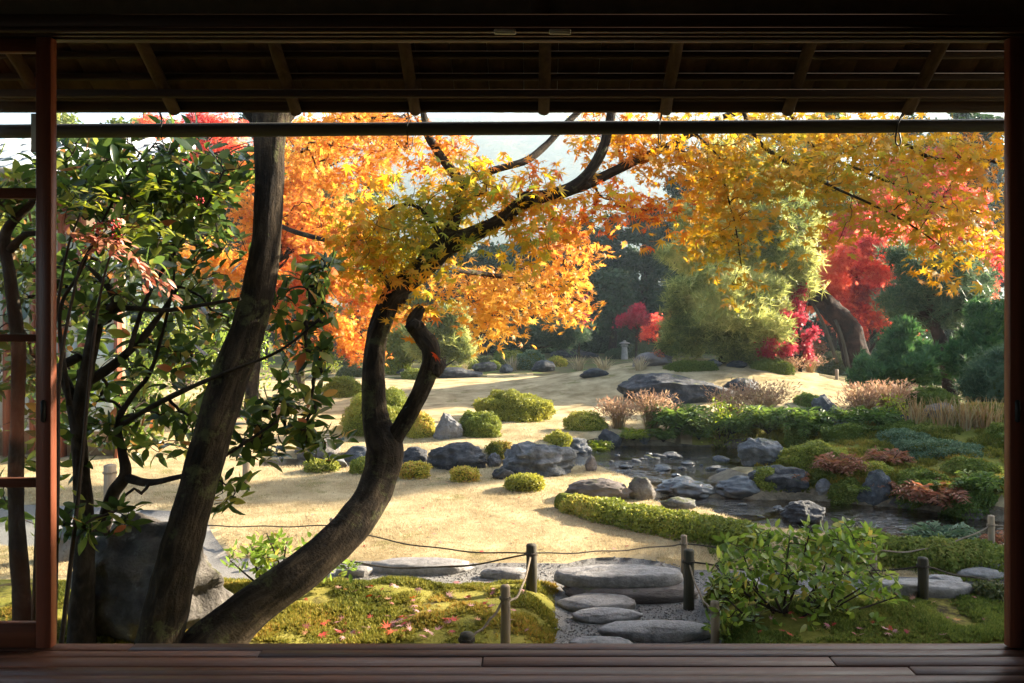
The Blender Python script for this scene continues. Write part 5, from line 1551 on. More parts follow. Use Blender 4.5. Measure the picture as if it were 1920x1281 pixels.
side_tree('tall evergreen to the right of the pond, out beyond the door, nearer one', 1.0, 3.7, [(0, 0, 4.8, 2.1, .6), (-.8, .9, 5.6, 1.2, .5), (.3, -.4, 6.5, 1.7, .6), (0, .2, 8.0, 1.3, .5)], 18000, 'L_forest', seed=3)
side_tree('added tall evergreen, unseen beyond the right door, keeping the sun off the floor', 1.7, 1.1, [(0, 0, 4.5, 1.8, .8), (.3, -.4, 6.5, 1.6, .8), (0, .2, 8.2, 1.2, .6)], 18000, 'L_forest', seed=5)  # unseen tree, added to block the sun from the wooden floor
side_tree('added evergreen, unseen beyond the right door, closing the last sun gap on the floor', 1.9, 2.7, [(0, 0, 5.0, 1.0, .5), (.1, -.2, 6.3, 1.1, .6), (0, .2, 7.6, 1.0, .5)], 12000, 'L_forest', seed=8)  # also added out of view, fills the gap where sun still reached the planks
side_tree('small evergreen beside the pond, out beyond the right door', 4.1, 8.9, [(0, 0, 4.3, 1.4, .4), (.2, .1, 5.4, 1.1, .4)], 6000, 'L_forest', seed=4)
side_tree('tall evergreen far to the right of the lawn, out beyond the door', -1.8, 8.0, [(0, -.1, 7.6, 1.0, .5), (-.3, .2, 8.8, .8, .4), (.2, 0, 6.4, .5, .3)], 6000, 'L_forest', seed=6)
side_tree('tall evergreen far behind the gold leaves at the right edge', -3.2, 15.6, [(0, -.6, 7.2, .8, .5), (.2, .8, 8.6, .7, .4)], 6000, 'L_forest', seed=7)
# low undergrowth along the wood
for k in range(22):
    px = 560 + 62 * k + (k * 37) % 23
    u = mound(px - 52, px + 52, 584 + (k * 13) % 26, 663, 'shaded undergrowth shrub at the foot of the far wood', 'L_forest', 'undergrowth_shrub', seed=300 + k, dep=.7, lumpy=.3, jit=1.0, leaf=.14, inner='innerdark', group='undergrowth along the far wood')

UND = ['shaded shrub behind the foot of the leaning pine trunk', 'dark shrub under the salmon red maple', 'dark shrub between the salmon maple and the grey green pine', 'dark shrub behind the stone post at the right', 'dark shrub behind the rounded conifer at the right edge', 'dark shrub behind the rust red maple', 'dull green shrub behind the bright conifer', 'shrub hidden behind the right door, nearer one', 'shrub hidden behind the right door, middle one', 'shrub hidden behind the right door, farthest one']
for k, (a_, b_, t_, f_) in enumerate([(1570, 1660, 600, 664), (1610, 1700, 590, 668), (1680, 1770, 585, 668), (1760, 1850, 580, 672), (1830, 1940, 560, 676), (1480, 1580, 604, 664), (1640, 1760, 620, 680), (1930, 2080, 560, 690), (2060, 2220, 560, 700), (2200, 2400, 550, 710)]):
    mound(a_, b_, t_, f_, UND[k], 'L_forest' if k % 2 else 'L_conifer', 'undergrowth_shrub', seed=340 + k, dep=.6, lumpy=.35, jit=1.0, leaf=.11, inner='innerdark')
# ---- red, orange and golden trees in the middle distance
def maple(label, Y, ells, n, mat, trunk, leaf=.075, tpl=None, seed=1, rs=.34, name='maple_tree', nc=14, **k):
    cl = np.vstack([auto_clumps(cx, cy, rx, ry, Y + dy, max(6, int(nc * 1.7 * rx * ry / 5000.)), rs, seed + 7 * i, .34) for i, (cx, cy, rx, ry, dy) in enumerate(ells)])
    return tree(name, label, 'tree', Y, cl, n, tpl or T_STAR, leaf, mat, trunk, None, updir=.5, jit=.9, low=-.9, bias=1.5, **k)
maple('big glowing orange maple behind the straight trunk at the left', 13.0,
      [(520, 400, 100, 80, 0), (600, 400, 80, 60, -.5), (560, 310, 90, 60, .2), (450, 330, 80, 60, .4), (620, 480, 90, 60, -.3), (680, 640, 60, 50, -.2), (560, 580, 90, 60, .3), (480, 520, 90, 70, .3), (590, 520, 90, 70, 0), (640, 620, 70, 60, -.4), (560, 640, 70, 50, .4), (700, 560, 70, 60, .2), (390, 480, 80, 70, .4), (760, 600, 50, 40, .5)],
      29000, 'L_orange', [(470, 720, 26), (480, 620, 22), (500, 520, 18), (540, 430, 12), (520, 350, 7)], .105, seed=10)
maple('pinkish red maple at the top left behind the evergreen shrub', 21.0, [(380, 260, 90, 60, 0), (470, 280, 60, 60, 0), (300, 240, 50, 40, 0)], 5000, 'L_red',
      [(400, 660, 20), (395, 480, 16), (385, 330, 9), (380, 260, 5)], .15, seed=30)
maple('orange red maple at the top beside the misty gap', 18.0, [(620, 250, 80, 45, 0), (560, 270, 60, 70, .5), (720, 235, 80, 40, 0), (600, 330, 50, 40, 0)], 5200, 'L_orange',
      [(560, 660, 20), (575, 480, 16), (600, 340, 10), (640, 250, 5)], .12, seed=40)
maple('bright salmon red maple behind the leaning pine trunk', 20.0,
      [(1590, 450, 90, 60, 0), (1560, 580, 60, 40, -1.0), (1690, 590, 50, 40, -.5), (1530, 460, 40, 40, .2), (1610, 490, 70, 50, -1.4), (1660, 450, 50, 40, -1.2), (1570, 510, 40, 30, -1.4), (1650, 560, 40, 30, -1.4), (1620, 600, 60, 40, -.8), (1540, 540, 50, 40, -.6), (1660, 540, 60, 50, -.5), (1640, 400, 60, 50, .3), (1580, 540, 60, 50, -.5), (1640, 560, 60, 45, -.3), (1545, 490, 40, 50, 0), (1690, 480, 50, 60, .5), (1620, 500, 70, 50, 0)],
      44000, 'L_red', [(1630, 660, 14), (1620, 590, 12), (1605, 500, 9), (1620, 420, 5)], .16, seed=50)
maple('tall red maple behind the gold leaves at the right', 22.0, [(1700, 360, 70, 70, 0), (1790, 400, 70, 70, 0), (1830, 480, 60, 60, 0), (1840, 580, 50, 50, -.5), (1770, 320, 60, 50, .5), (1800, 470, 50, 34, -7), (1830, 560, 40, 34, -7.3), (1770, 430, 40, 30, -6.5), (1850, 500, 40, 30, -7), (1720, 450, 40, 30, -5)], 30000, 'L_red',
      [(1800, 670, 16), (1795, 560, 13), (1770, 430, 8), (1750, 340, 5)], .17, seed=60)
maple('low rust red maple left of the leaning trunk', 16.5, [(1490, 610, 45, 35, 0), (1520, 650, 40, 35, 0), (1450, 650, 45, 22, -.3), (1500, 560, 40, 28, .5)], 4200, 'L_crimson',
      [(1500, 692, 8), (1502, 650, 6), (1496, 610, 4)], .11, seed=70)
maple('small crimson maple left of the stone lantern', 27.0, [(1195, 590, 45, 22, 0), (1172, 602, 30, 18, 0), (1225, 605, 30, 14, 0)], 2200, 'L_crimson',
      [(1192, 660, 5), (1194, 625, 4), (1198, 595, 3)], .15, seed=80)
maple('thin pale stemmed red sapling right of the stone lantern', 26.0, [(1240, 600, 22, 26, 0), (1222, 626, 22, 12, 0), (1258, 590, 16, 14, 0)], 900, 'L_red',
      [(1222, 668, 5), (1234, 640, 4), (1246, 600, 3)], .14, seed=85)
maple('dull red shrub maple behind the orange leaf spray', 30.0, [(1085, 570, 22, 26, 0), (1085, 600, 36, 22, 0)], 1100, 'L_crimson', [(1085, 658, 5), (1086, 620, 4), (1086, 585, 3)], .16, seed=88)

# ---- pines
def pine(label, Y, pads, n, mat, trunk, tuft=.16, tmat='barkred', seed=1, name='pine_tree', tpl=None):
    cl = []
    r = np.random.default_rng(seed)
    for cx, cy, rx, ry, dy in pads:
        cl.append(auto_clumps(cx, cy, rx * 1.2, ry * 1.15, Y + dy, max(5, int(rx * ry / 190.)), .33, int(r.integers(1e6)), .5))
    cl = np.vstack(cl)
    return tree(name, label, 'tree', Y, cl, n, tpl or T_TUFT, tuft, mat, trunk, None, tmat, updir=.9, jit=.6, low=-.7, bias=1.7)
pine('large sunlit pine with feathery yellow green crown right of the centre', 18.0,
     [(1480, 520, 60, 34, -.6), (1420, 520, 60, 30, -.6), (1400, 330, 70, 40, 0), (1330, 380, 60, 45, -.5), (1460, 400, 70, 50, 0), (1380, 430, 90, 50, -.5), (1300, 470, 60, 40, 0), (1440, 480, 70, 40, -.8), (1350, 300, 40, 30, .3), (1490, 430, 40, 40, 0)],
     27000, 'L_pine', [(1618, 658, 48), (1592, 622, 45), (1562, 584, 40), (1528, 552, 34), (1490, 526, 28), (1450, 490, 20), (1420, 450, 18), (1395, 380, 10)], .21, seed=3)
pine('lower pine with drooping needles and a dark slanted stem, before the large pine', 16.5,
     [(1300, 560, 50, 40, 0), (1360, 540, 60, 40, -.3), (1430, 560, 60, 40, 0), (1330, 620, 70, 40, .2), (1420, 620, 60, 40, 0), (1290, 640, 40, 30, .2), (1380, 590, 70, 40, -.4), (1400, 660, 60, 20, 0)],
     20000, 'L_pine', [(1352, 680, 15), (1362, 640, 13), (1368, 590, 11), (1378, 520, 6)], .19, seed=4)
pine('grey green pine with leaning dark trunk at the right', 14.0,
     [(1700, 500, 40, 26, 0), (1760, 510, 60, 30, -.3), (1700, 560, 46, 26, .2), (1780, 560, 60, 34, 0), (1820, 530, 40, 30, .3), (1730, 600, 40, 22, .3), (1830, 620, 40, 30, .6)],
     9000, 'L_pineblue', [(1787, 692, 24), (1770, 660, 22), (1752, 610, 19), (1742, 560, 14), (1748, 500, 7)], .19, seed=5)
pine('dense bright green young conifer before the leaning pine', 12.6,
     [(1690, 630, 36, 26, 0), (1660, 660, 44, 22, 0), (1720, 665, 44, 22, 0), (1640, 690, 36, 20, -.2), (1690, 680, 60, 24, -.3), (1735, 695, 36, 16, 0), (1628, 712, 30, 14, -.2)],
     9000, 'L_conifer', [(1690, 727, 12), (1690, 690, 9), (1692, 640, 5)], .11, 'bark', seed=6, name='conifer_tree', tpl=T_SPRIG)
pine('dark green rounded conifer at the right edge', 12.5, [(1850, 610, 40, 36, 0), (1830, 650, 40, 34, 0), (1880, 650, 40, 40, 0), (1815, 690, 24, 20, 0)], 7500, 'L_conifer', [(1850, 725, 12), (1850, 660, 9), (1852, 610, 4)], .12, 'bark', seed=7, name='conifer_tree', tpl=T_SPRIG)
pine('feathery blue green pine low at the right edge', 11.2, [(1850, 710, 34, 24, 0), (1880, 690, 30, 30, 0), (1830, 735, 24, 16, 0), (1890, 740, 40, 24, 0)], 4200, 'L_pineblue', [(1872, 770, 12), (1870, 730, 9), (1872, 690, 4)], .13, 'bark', seed=8)
pine('small yellow green pine seen right of the sawn stub', 23.0, [(830, 610, 36, 30, 0), (800, 640, 40, 30, 0), (850, 650, 30, 26, 0)], 4000, 'L_pine', [(832, 690, 9), (832, 640, 7), (830, 600, 4)], .26, seed=9)
pine('sunlit conifer left of the small pine behind the stems', 24.0, [(770, 640, 40, 30, 0), (740, 660, 30, 26, 0)], 2600, 'L_sunny', [(770, 690, 9), (770, 640, 5)], .2, 'bark', seed=91, name='conifer_tree', tpl=T_SPRIG)
pine('dark green pine at the wood edge under the orange spray', 30.0, [(1000, 620, 60, 26, 0), (960, 640, 50, 18, 0), (1040, 630, 50, 24, 0)], 4000, 'L_pineblue', [(1000, 662, 9), (1000, 600, 5)], .3, seed=92)
# props of the leaning trunk
for (a, b, lab) in (((1592, 668), (1566, 600), 'forked wooden prop under the leaning pine trunk'), ((1570, 655), (1518, 560), 'thin pale pole leaning below the pine trunk')):
    pa, pb = P(*a, 17.6), P(*b, 17.8)
    V, Fl = tube([tuple(pa - [0, 0, .3]) + (.04,), tuple((pa + pb) / 2) + (.036,), tuple(pb) + (.032,)], n=6, sides=8)
    mk('tree_prop', V, Fl, MAT['post_dark'], None, label=lab, cat='tree prop')

# ------------------------------------------------------------------ near plants: twigs grown from a skeleton to every leaf spray
def grow_twigs(skel, tips, r_tip=.0025, r_max=.014, sag=.06, sides=5, pipe=.5):
    """joins every tip to the nearest part already grown; skel rows x y z. Returns tubes."""
    nodes = np.vstack([skel, tips]); ns = len(skel); nt_ = len(tips)
    best = np.full(nt_, np.inf); par = np.zeros(nt_, int)
    for i in range(nt_):
        d = np.linalg.norm(skel - tips[i], axis=1)
        par[i] = int(np.argmin(d)); best[i] = d[par[i]]
    done = np.zeros(nt_, bool); order = []
    for _ in range(nt_):
        j = int(np.argmin(np.where(done, np.inf, best)))
        done[j] = True; order.append(j)
        d = np.linalg.norm(tips - tips[j], axis=1) * 1.12 + .03
        upd = (~done) & (d < best)
        best[upd] = d[upd]; par[upd] = ns + j
    load = np.ones(nt_)
    for j in reversed(order):
        if par[j] >= ns: load[par[j] - ns] += load[j]
    m = MB()
    for j in order:
        a, b = nodes[par[j]], tips[j]
        L = np.linalg.norm(b - a)
        ra = min(r_max, r_tip * load[j] ** pipe * 1.15)
        rb = min(r_max, r_tip * max(load[j] - 1, 1) ** pipe)
        q1 = a * .66 + b * .34 + rng.normal(0, sag, 3) * L + [0, 0, sag * L]
        q2 = a * .33 + b * .67 + rng.normal(0, sag, 3) * L + [0, 0, sag * L]
        m.add(*tube([tuple(a) + (ra,), tuple(q1) + (ra * .95,), tuple(q2) + (rb * 1.02,), tuple(b) + (rb,)], n=7, sides=sides))
    return m

def px_branch(pts):
    """rows (px, py, width px, Y) -> x y z r"""
    return np.array([tuple(P(a, b, Y)) + (w / 2 / F * Y,) for a, b, w, Y in pts])

# ---- the curved maple in front
def build_front_maple():
    base = np.array([(425 - PX0) / F * 3.62, 3.62, 0.05])
    t = empty('maple_tree', base, 'dark curved maple in front, forked low, gold leaves over the whole view', 'tree')
    trunk = px_branch([(345, 1275, 150, 3.55), (395, 1212, 128, 3.6), (470, 1142, 100, 3.68), (570, 1068, 90, 3.8), (640, 1008, 86, 3.95), (690, 945, 80, 4.1), (714, 890, 78, 4.2), (722, 845, 84, 4.25),
                       (706, 790, 62, 4.3), (700, 720, 50, 4.33), (704, 650, 47, 4.36), (716, 600, 47, 4.4), (742, 548, 50, 4.45), (790, 505, 50, 4.5), (838, 462, 46, 4.5), (890, 438, 36, 4.5), (940, 412, 30, 4.5), (985, 377, 30, 4.52), (1030, 366, 27, 4.55),
                       (1072, 352, 28, 4.58), (1106, 322, 24, 4.6), (1130, 280, 22, 4.62), (1142, 236, 20, 4.65), (1160, 170, 18, 4.7), (1230, 100, 15, 4.8), (1340, 60, 12, 4.9)])
    trunk[:, 3] *= np.linspace(.80, .9, len(trunk))
    V, Fl = tube(trunk, n=260, sides=44, bump=.075, seed=3)
    mk('trunk', V, Fl, MAT['bark'], t)
    br = []
    br.append(('stub_stem', [(722, 862, 40, 4.25), (744, 815, 34, 4.25), (772, 768, 33, 4.25), (795, 720, 33, 4.25), (808, 680, 34, 4.25), (806, 650, 36, 4.25), (790, 628, 33, 4.27), (776, 606, 28, 4.28), (784, 586, 22, 4.28), (792, 576, 14, 4.28)]))
    br.append(('branch', [(1060, 358, 24, 4.57), (1100, 346, 20, 4.65), (1150, 322, 18, 4.75), (1200, 298, 16, 4.85), (1250, 276, 14, 4.95), (1300, 248, 13, 5.05), (1370, 215, 11, 5.2), (1470, 195, 10, 5.3), (1600, 190, 8, 5.4)]))
    br.append(('branch', [(832, 468, 30, 4.5), (846, 430, 24, 4.55), (860, 390, 20, 4.6), (866, 352, 20, 4.65), (858, 334, 20, 4.7), (838, 308, 17, 4.75), (818, 280, 15, 4.8), (802, 252, 14, 4.85), (790, 200, 11, 4.9), (760, 150, 9, 5.0)]))
    br.append(('branch', [(866, 352, 17, 4.65), (890, 334, 15, 4.68), (930, 318, 13, 4.72), (985, 302, 13, 4.8), (1022, 274, 13, 4.9), (1056, 238, 12, 5.0), (1090, 205, 11, 5.1), (1150, 150, 9, 5.2)]))
    br.append(('branch', [(796, 500, 24, 4.5), (828, 497, 13, 4.9), (870, 508, 10, 5.4), (922, 516, 9, 5.9), (985, 528, 7, 6.1), (1050, 548, 5, 6.3), (1100, 572, 3, 6.4)]))
    br.append(('branch', [(745, 545, 20, 4.45), (700, 500, 9, 4.6), (655, 462, 8, 4.8), (600, 448, 9, 5.2), (545, 432, 9, 5.5), (500, 410, 6, 5.8)]))
    br.append(('branch', [(840, 458, 16, 4.5), (812, 420, 8, 4.4), (782, 388, 7, 4.35), (745, 385, 5, 4.35), (710, 408, 3, 4.4)]))
    br.append(('branch', [(1340, 60, 10, 4.9), (1380, 170, 9, 4.9), (1420, 262, 8, 4.9), (1490, 312, 7, 4.9), (1560, 350, 5, 4.9), (1640, 386, 4, 4.9), (1720, 430, 3, 4.9), (1800, 490, 2, 4.9)]))
    br.append(('branch', [(1600, 190, 8, 5.4), (1640, 250, 9, 5.3), (1700, 272, 8, 5.25), (1752, 298, 7, 5.2), (1830, 300, 6, 5.2), (1900, 308, 5, 5.2)]))
    br.append(('branch', [(1470, 195, 8, 5.3), (1530, 280, 6, 5.3), (1620, 322, 5, 5.3), (1690, 352, 4, 5.3), (1760, 385, 3, 5.3), (1850, 430, 2, 5.3)]))
    br.append(('branch', [(1300, 248, 8, 5.05), (1350, 300, 5, 5.1), (1358, 345, 4, 5.1), (1378, 420, 3, 5.1), (1390, 500, 2, 5.1)]))
    sk = [spline(trunk, 200)[90:, :3]]
    for k, (nm, b) in enumerate(br):
        q = px_branch(b)
        V, Fl = tube(q, n=8 * len(b), sides=12, bump=.09 if nm == 'branch' else .13, seed=k + 40)
        mk(nm, V, Fl, MAT['bark'], t)
        if k: sk.append(spline(q, 14 * len(b))[12:, :3])
    # knots and cut faces
    for kx, ky, r_ in ((812, 690, 21), (800, 640, 19), (724, 842, 33), (744, 556, 23), (986, 374, 18), (778, 612, 17)):
        c = P(kx, ky, 4.26 if ky > 580 else 4.47)
        V, Ft = ico(3)
        V = V * (1 + .18 * fbm(V * 2 + kx, 3, 2))[:, None] * (r_ / F * 4.3)
        mk('knot', V * [1, .9, .9] + c, Ft, MAT['bark'], t)
    sk = np.vstack(sk)
    # sprays: (px, py, rx, ry, Y, dY, sprays, leaf, material)
    groups = {
        'L_near': [(750, 430, 115, 95, 4.45, .4, 38), (690, 430, 60, 60, 4.6, .3, 16), (1040, 400, 70, 50, 4.7, .3, 12), (830, 400, 80, 60, 4.6, .4, 15), (700, 490, 70, 55, 4.5, .25, 16), (930, 350, 110, 50, 4.5, .3, 26), (1000, 440, 60, 55, 4.55, .25, 12),
                   (790, 500, 90, 45, 4.6, .3, 9), (890, 400, 60, 40, 4.6, .2, 6), (1170, 385, 80, 40, 4.7, .3, 14), (1240, 400, 40, 40, 4.8, .3, 8), (800, 580, 40, 26, 4.4, .1, 4)],
        'L_orange': [(900, 545, 85, 50, 6.0, .5, 30), (980, 545, 85, 40, 6.2, .5, 30), (940, 600, 60, 36, 6.1, .4, 20), (1060, 570, 55, 40, 6.3, .4, 18), (1085, 445, 46, 42, 6.2, .5, 14), (1040, 480, 50, 36, 6.2, .4, 10),
                     (840, 285, 60, 40, 4.9, .3, 12), (760, 250, 70, 30, 5.0, .4, 12), (650, 285, 85, 60, 6.0, .6, 34), (600, 250, 70, 30, 5.6, .4, 14), (720, 300, 40, 40, 6.0, .4, 10), (600, 350, 60, 40, 6.0, .5, 14), (610, 420, 70, 50, 5.9, .5, 16), (1060, 520, 40, 20, 6.2, .3, 6), (680, 225, 110, 22, 5.4, .4, 14)],
        'L_yellow': [(1150, 262, 70, 36, 4.8, .3, 14), (1230, 300, 60, 45, 4.9, .3, 14), (1320, 290, 75, 50, 5.0, .4, 22), (1340, 370, 60, 60, 5.1, .35, 20), (1335, 450, 46, 46, 5.1, .3, 10), (1420, 300, 80, 50, 5.0, .4, 22), (1500, 340, 80, 55, 4.95, .4, 22),
                     (1390, 420, 50, 60, 5.1, .3, 10), (1580, 300, 80, 50, 5.2, .4, 20), (1620, 370, 80, 50, 5.0, .4, 20), (1700, 300, 80, 50, 5.25, .4, 20), (1790, 280, 80, 45, 5.2, .4, 20), (1720, 400, 70, 60, 5.0, .35, 16),
                     (1800, 380, 70, 60, 5.2, .35, 16), (1850, 320, 50, 60, 5.2, .3, 12), (1770, 470, 55, 40, 4.95, .3, 8), (1850, 460, 40, 60, 5.2, .3, 8), (1530, 430, 60, 34, 5.0, .3, 5), (1250, 225, 180, 20, 5.1, .4, 18), (1550, 222, 180, 22, 5.3, .4, 16), (1380, 520, 26, 24, 5.1, .2, 3),
                     (1740, 520, 30, 26, 4.95, .2, 2), (1450, 235, 130, 25, 5.1, .3, 12), (1640, 250, 100, 25, 5.2, .3, 12)],
    }
    tips_all = []
    for mat, rows in groups.items():
        Ps, Ns = [], []
        for cx, cy, rx, ry, Y, dY, ns in rows:
            c = P(cx, cy, Y); s = Y / F
            u = rdir(ns) * (rng.random((ns, 1)) ** .4)
            tips = c + u * np.array([rx * s, dY, ry * s])
            tips_all.append(tips)
            for tp in tips:
                nl = rng.integers(13, 22)
                a = rng.uniform(0, 6.28, nl); rr_ = .19 * np.sqrt(rng.random(nl)) * rng.uniform(.7, 1.2)
                n0 = nrm((np.array([0, -.35, .75]) + rng.normal(0, .35, 3))[None])[0]
                B = basis(n0[None])[0]
                loc = np.column_stack([np.cos(a) * rr_, np.sin(a) * rr_, rng.normal(0, .025, nl) - 1.1 * rr_ ** 2])
                Ps.append(tp + loc @ B.T)
                Ns.append(n0 + rng.normal(0, .42, (nl, 3)))
        Ps, Ns = np.vstack(Ps), np.vstack(Ns)
        R = basis(Ns)
        S = .048 + .062 * rng.random(len(Ps)) ** 1.2 * np.where(Ps[:, 1] > 5.6, .92, 1)
        leaf_part_objects(t, 'leaf', [leaf_maple(7, .1), leaf_maple(7, .3), leaf_maple(7, .55), leaf_maple(5, .4)], Ps, R, S, MAT[mat], limit={'L_near': 150, 'L_orange': 40, 'L_yellow': 110}[mat])
    tips_all = np.vstack(tips_all)
    grow_twigs(sk, tips_all, .0016, .010, .07, 4, .42).build('twigs', MAT['twig'], t, kind='stuff')
build_front_maple()

# ---- the straight leaning trunk left of it
def build_straight_tree():
    q = px_branch([(285, 1290, 120, 3.5), (300, 1200, 92, 3.52), (322, 1100, 84, 3.55), (348, 1000, 78, 3.6), (374, 900, 76, 3.63), (402, 800, 75, 3.66), (432, 710, 74, 3.7), (462, 630, 72, 3.73), (482, 560, 66, 3.75), (494, 490, 62, 3.76), (502, 420, 58, 3.77), (505, 340, 58, 3.78), (507, 260, 64, 3.8), (510, 215, 78, 3.82), (516, 170, 92, 3.84)])
    q[:, 3] *= .9
    t = empty('old_tree', (q[1][0], q[1][1], 0), 'straight dark trunk leaning right and vanishing under the eaves', 'tree')
    V, Fl = tube(q, n=230, sides=44, bump=.08, seed=21)
    mk('trunk', V, Fl, MAT['bark'], t)
    for b in ([(500, 235, 46, 3.82), (470, 200, 40, 3.84), (430, 150, 34, 3.9), (360, 60, 26, 4.0), (250, -60, 18, 4.2)], [(520, 220, 46, 3.82), (556, 180, 38, 3.85), (620, 100, 30, 3.9), (700, 0, 22, 4.1)]):
        qq = px_branch(b)
        V, Fl = tube(qq, n=30, sides=14, bump=.06, seed=int(b[0][0]))
        mk('branch', V, Fl, MAT['bark'], t)
    cl = auto_clumps(430, -260, 420, 230, 4.6, 26, .3, 77, .5, dY=1.0)
    Pn, N = clump_leaves(cl, 2600)
    V, Fl = scatter(T_OVAL, Pn, basis(N + rng.normal(size=N.shape)), .09)
    mk('crown', V, Fl, MAT['L_camellia'], t, smooth=False)
build_straight_tree()

# ---- the evergreen shrub with gnarled stems
def rosettes(tips, n0, n1, size, up=.5, droop=.35):
    Ps, Xs, Ns, Ss = [], [], [], []
    for tp in tips:
        n = rng.integers(n0, n1)
        ax = nrm((rng.normal(0, .7, 3) + [0, -.1, up])[None])[0]
        B = basis(ax[None])[0]
        a = np.arange(n) * 2.4 + rng.uniform(0, 6)
        el = rng.uniform(.05, .9, n)
        d = np.column_stack([np.cos(a) * np.cos(el), np.sin(a) * np.cos(el), np.sin(el)]) @ B.T
        d[:, 2] -= droop * rng.random(n)
        d = nrm(d)
        Ps.append(tp + d * .012 - ax * (rng.random((n, 1)) * .05)); Xs.append(d); Ns.append(np.tile(ax, (n, 1)) + rng.normal(0, .35, (n, 3)))
        Ss.append(size * rng.uniform(.65, 1.2, n))
    Ps, Xs, Ns, Ss = np.vstack(Ps), np.vstack(Xs), np.vstack(Ns), np.concatenate(Ss)
    N = nrm(Ns - Xs * np.sum(Xs * Ns, 1, keepdims=True))
    return Ps, np.stack([Xs, np.cross(N, Xs), N], -1), Ss

def region_tips(rows):
    out = []
    for cx, cy, rx, ry, Y, dY, n in rows:
        c = P(cx, cy, Y); s = Y / F
        out.append(c + rdir(n) * (rng.random((n, 1)) ** .42) * np.array([rx * s, dY, ry * s]))
    return np.vstack(out)

def build_evergreen():
    g = np.array([(150 - PX0) / F * 3.75, 3.75, 0.0])
    t = empty('evergreen_shrub', g, 'large glossy evergreen shrub with gnarled bare stems at the left', 'shrub')
    br = [
        [(150, 1290, 60, 3.7), (152, 1180, 46, 3.72), (158, 1060, 36, 3.75), (158, 960, 32, 3.78), (152, 880, 30, 3.8), (145, 800, 28, 3.8), (138, 750, 26, 3.8)],
        [(138, 752, 24, 3.8), (122, 715, 20, 3.78), (112, 690, 18, 3.75), (150, 668, 16, 3.75)],
        [(145, 780, 26, 3.8), (158, 720, 26, 3.78), (170, 660, 26, 3.76), (180, 610, 26, 3.75), (186, 590, 22, 3.75)],
        [(184, 596, 20, 3.75), (215, 572, 18, 3.72), (208, 545, 14, 3.7), (190, 525, 10, 3.7), (170, 505, 7, 3.7)],
        [(196, 585, 16, 3.75), (240, 578, 10, 3.7), (310, 582, 8, 3.65), (380, 572, 7, 3.6), (450, 560, 6, 3.55)],
        [(160, 720, 18, 3.78), (205, 690, 17, 3.85), (240, 660, 15, 3.9), (270, 630, 13, 3.95), (300, 590, 9, 4.0), (340, 530, 6, 4.0)],
        [(190, 1000, 26, 3.85), (210, 930, 22, 3.85), (235, 890, 20, 3.85), (228, 840, 15, 3.85), (222, 790, 11, 3.85), (250, 740, 9, 3.85), (285, 690, 7, 3.85), (320, 560, 5, 3.85), (330, 480, 4, 3.85)],
        [(235, 895, 16, 3.85), (275, 905, 14, 3.8), (320, 898, 11, 3.75), (380, 880, 8, 3.7), (430, 850, 6, 3.7), (520, 790, 5, 3.7)],
        [(222, 800, 10, 3.85), (290, 760, 10, 3.8), (350, 730, 9, 3.75), (420, 700, 7, 3.6), (520, 660, 5, 3.55), (600, 600, 4, 3.5)],
        [(130, 760, 10, 3.6), (112, 590, 7, 3.6), (150, 510, 6, 3.6), (190, 420, 5, 3.6), (240, 330, 4, 3.6), (290, 270, 3, 3.6)],
        [(240, 665, 9, 3.7), (275, 560, 7, 3.7), (330, 470, 6, 3.7), (385, 390, 5, 3.7), (420, 320, 4, 3.7)],
        [(44, 1260, 40, 3.6), (40, 1100, 32, 3.6), (30, 950, 28, 3.6), (32, 800, 24, 3.6), (34, 650, 22, 3.6), (18, 520, 22, 3.6), (10, 440, 20, 3.6), (60, 380, 12, 3.6), (90, 330, 8, 3.6)],
        [(18, 470, 16, 3.6), (50, 440, 12, 3.6), (100, 440, 8, 3.6)],
    ]
    sk = []
    for k, b in enumerate(br):
        q = px_branch(b)
        V, Fl = tube(q, n=10 * len(b), sides=12, bump=.13, seed=60 + k)
        mk('stem', V, Fl, MAT['kbranch'], t)
        sk.append(spline(q, 16 * len(b))[10:, :3])
    V, Ft = ico(3)
    mk('knot', V * (1 + .2 * fbm(V * 2, 3, 5))[:, None] * .05 * [1, 1, 1.1] + P(190, 588, 3.75), Ft, MAT['kbranch'], t)
    tips = region_tips([(330, 310, 130, 80, 3.75, .4, 84), (230, 380, 110, 100, 3.75, .4, 60), (395, 390, 66, 70, 3.85, .3, 24), (330, 470, 120, 70, 3.8, .4, 34), (160, 300, 70, 60, 3.8, .3, 34), (390, 570, 60, 70, 3.9, .3, 16),
                        (570, 560, 60, 70, 4.0, .25, 26), (604, 500, 30, 24, 3.9, .15, 8), (560, 670, 60, 60, 4.0, .25, 22), (240, 560, 110, 60, 3.85, .4, 20), (540, 770, 80, 50, 4.0, .25, 30), (430, 780, 60, 60, 4.0, .25, 12), (600, 830, 50, 36, 3.95, .2, 12), (480, 840, 70, 40, 3.95, .2, 12),
                        (300, 680, 90, 70, 3.95, .3, 18), (200, 800, 70, 70, 3.95, .3, 12), (430, 925, 34, 30, 3.85, .15, 7), (200, 970, 60, 30, 3.55, .15, 8), (140, 980, 40, 40, 3.5, .15, 5), (60, 350, 60, 90, 3.7, .3, 24), (50, 600, 60, 120, 3.9, .3, 20), (60, 880, 60, 120, 3.9, .3, 10), (350, 800, 60, 50, 3.9, .2, 10), (490, 300, 30, 30, 3.95, .2, 6), (170, 520, 70, 90, 4.1, .3, 40), (170, 700, 80, 110, 4.2, .3, 44), (290, 800, 80, 70, 4.1, .3, 26), (50, 470, 60, 100, 4.1, .3, 34), (50, 720, 60, 120, 4.2, .3, 26), (330, 640, 80, 80, 4.2, .3, 24)])
    Ps, R, Ss = rosettes(tips, 4, 8, .09)
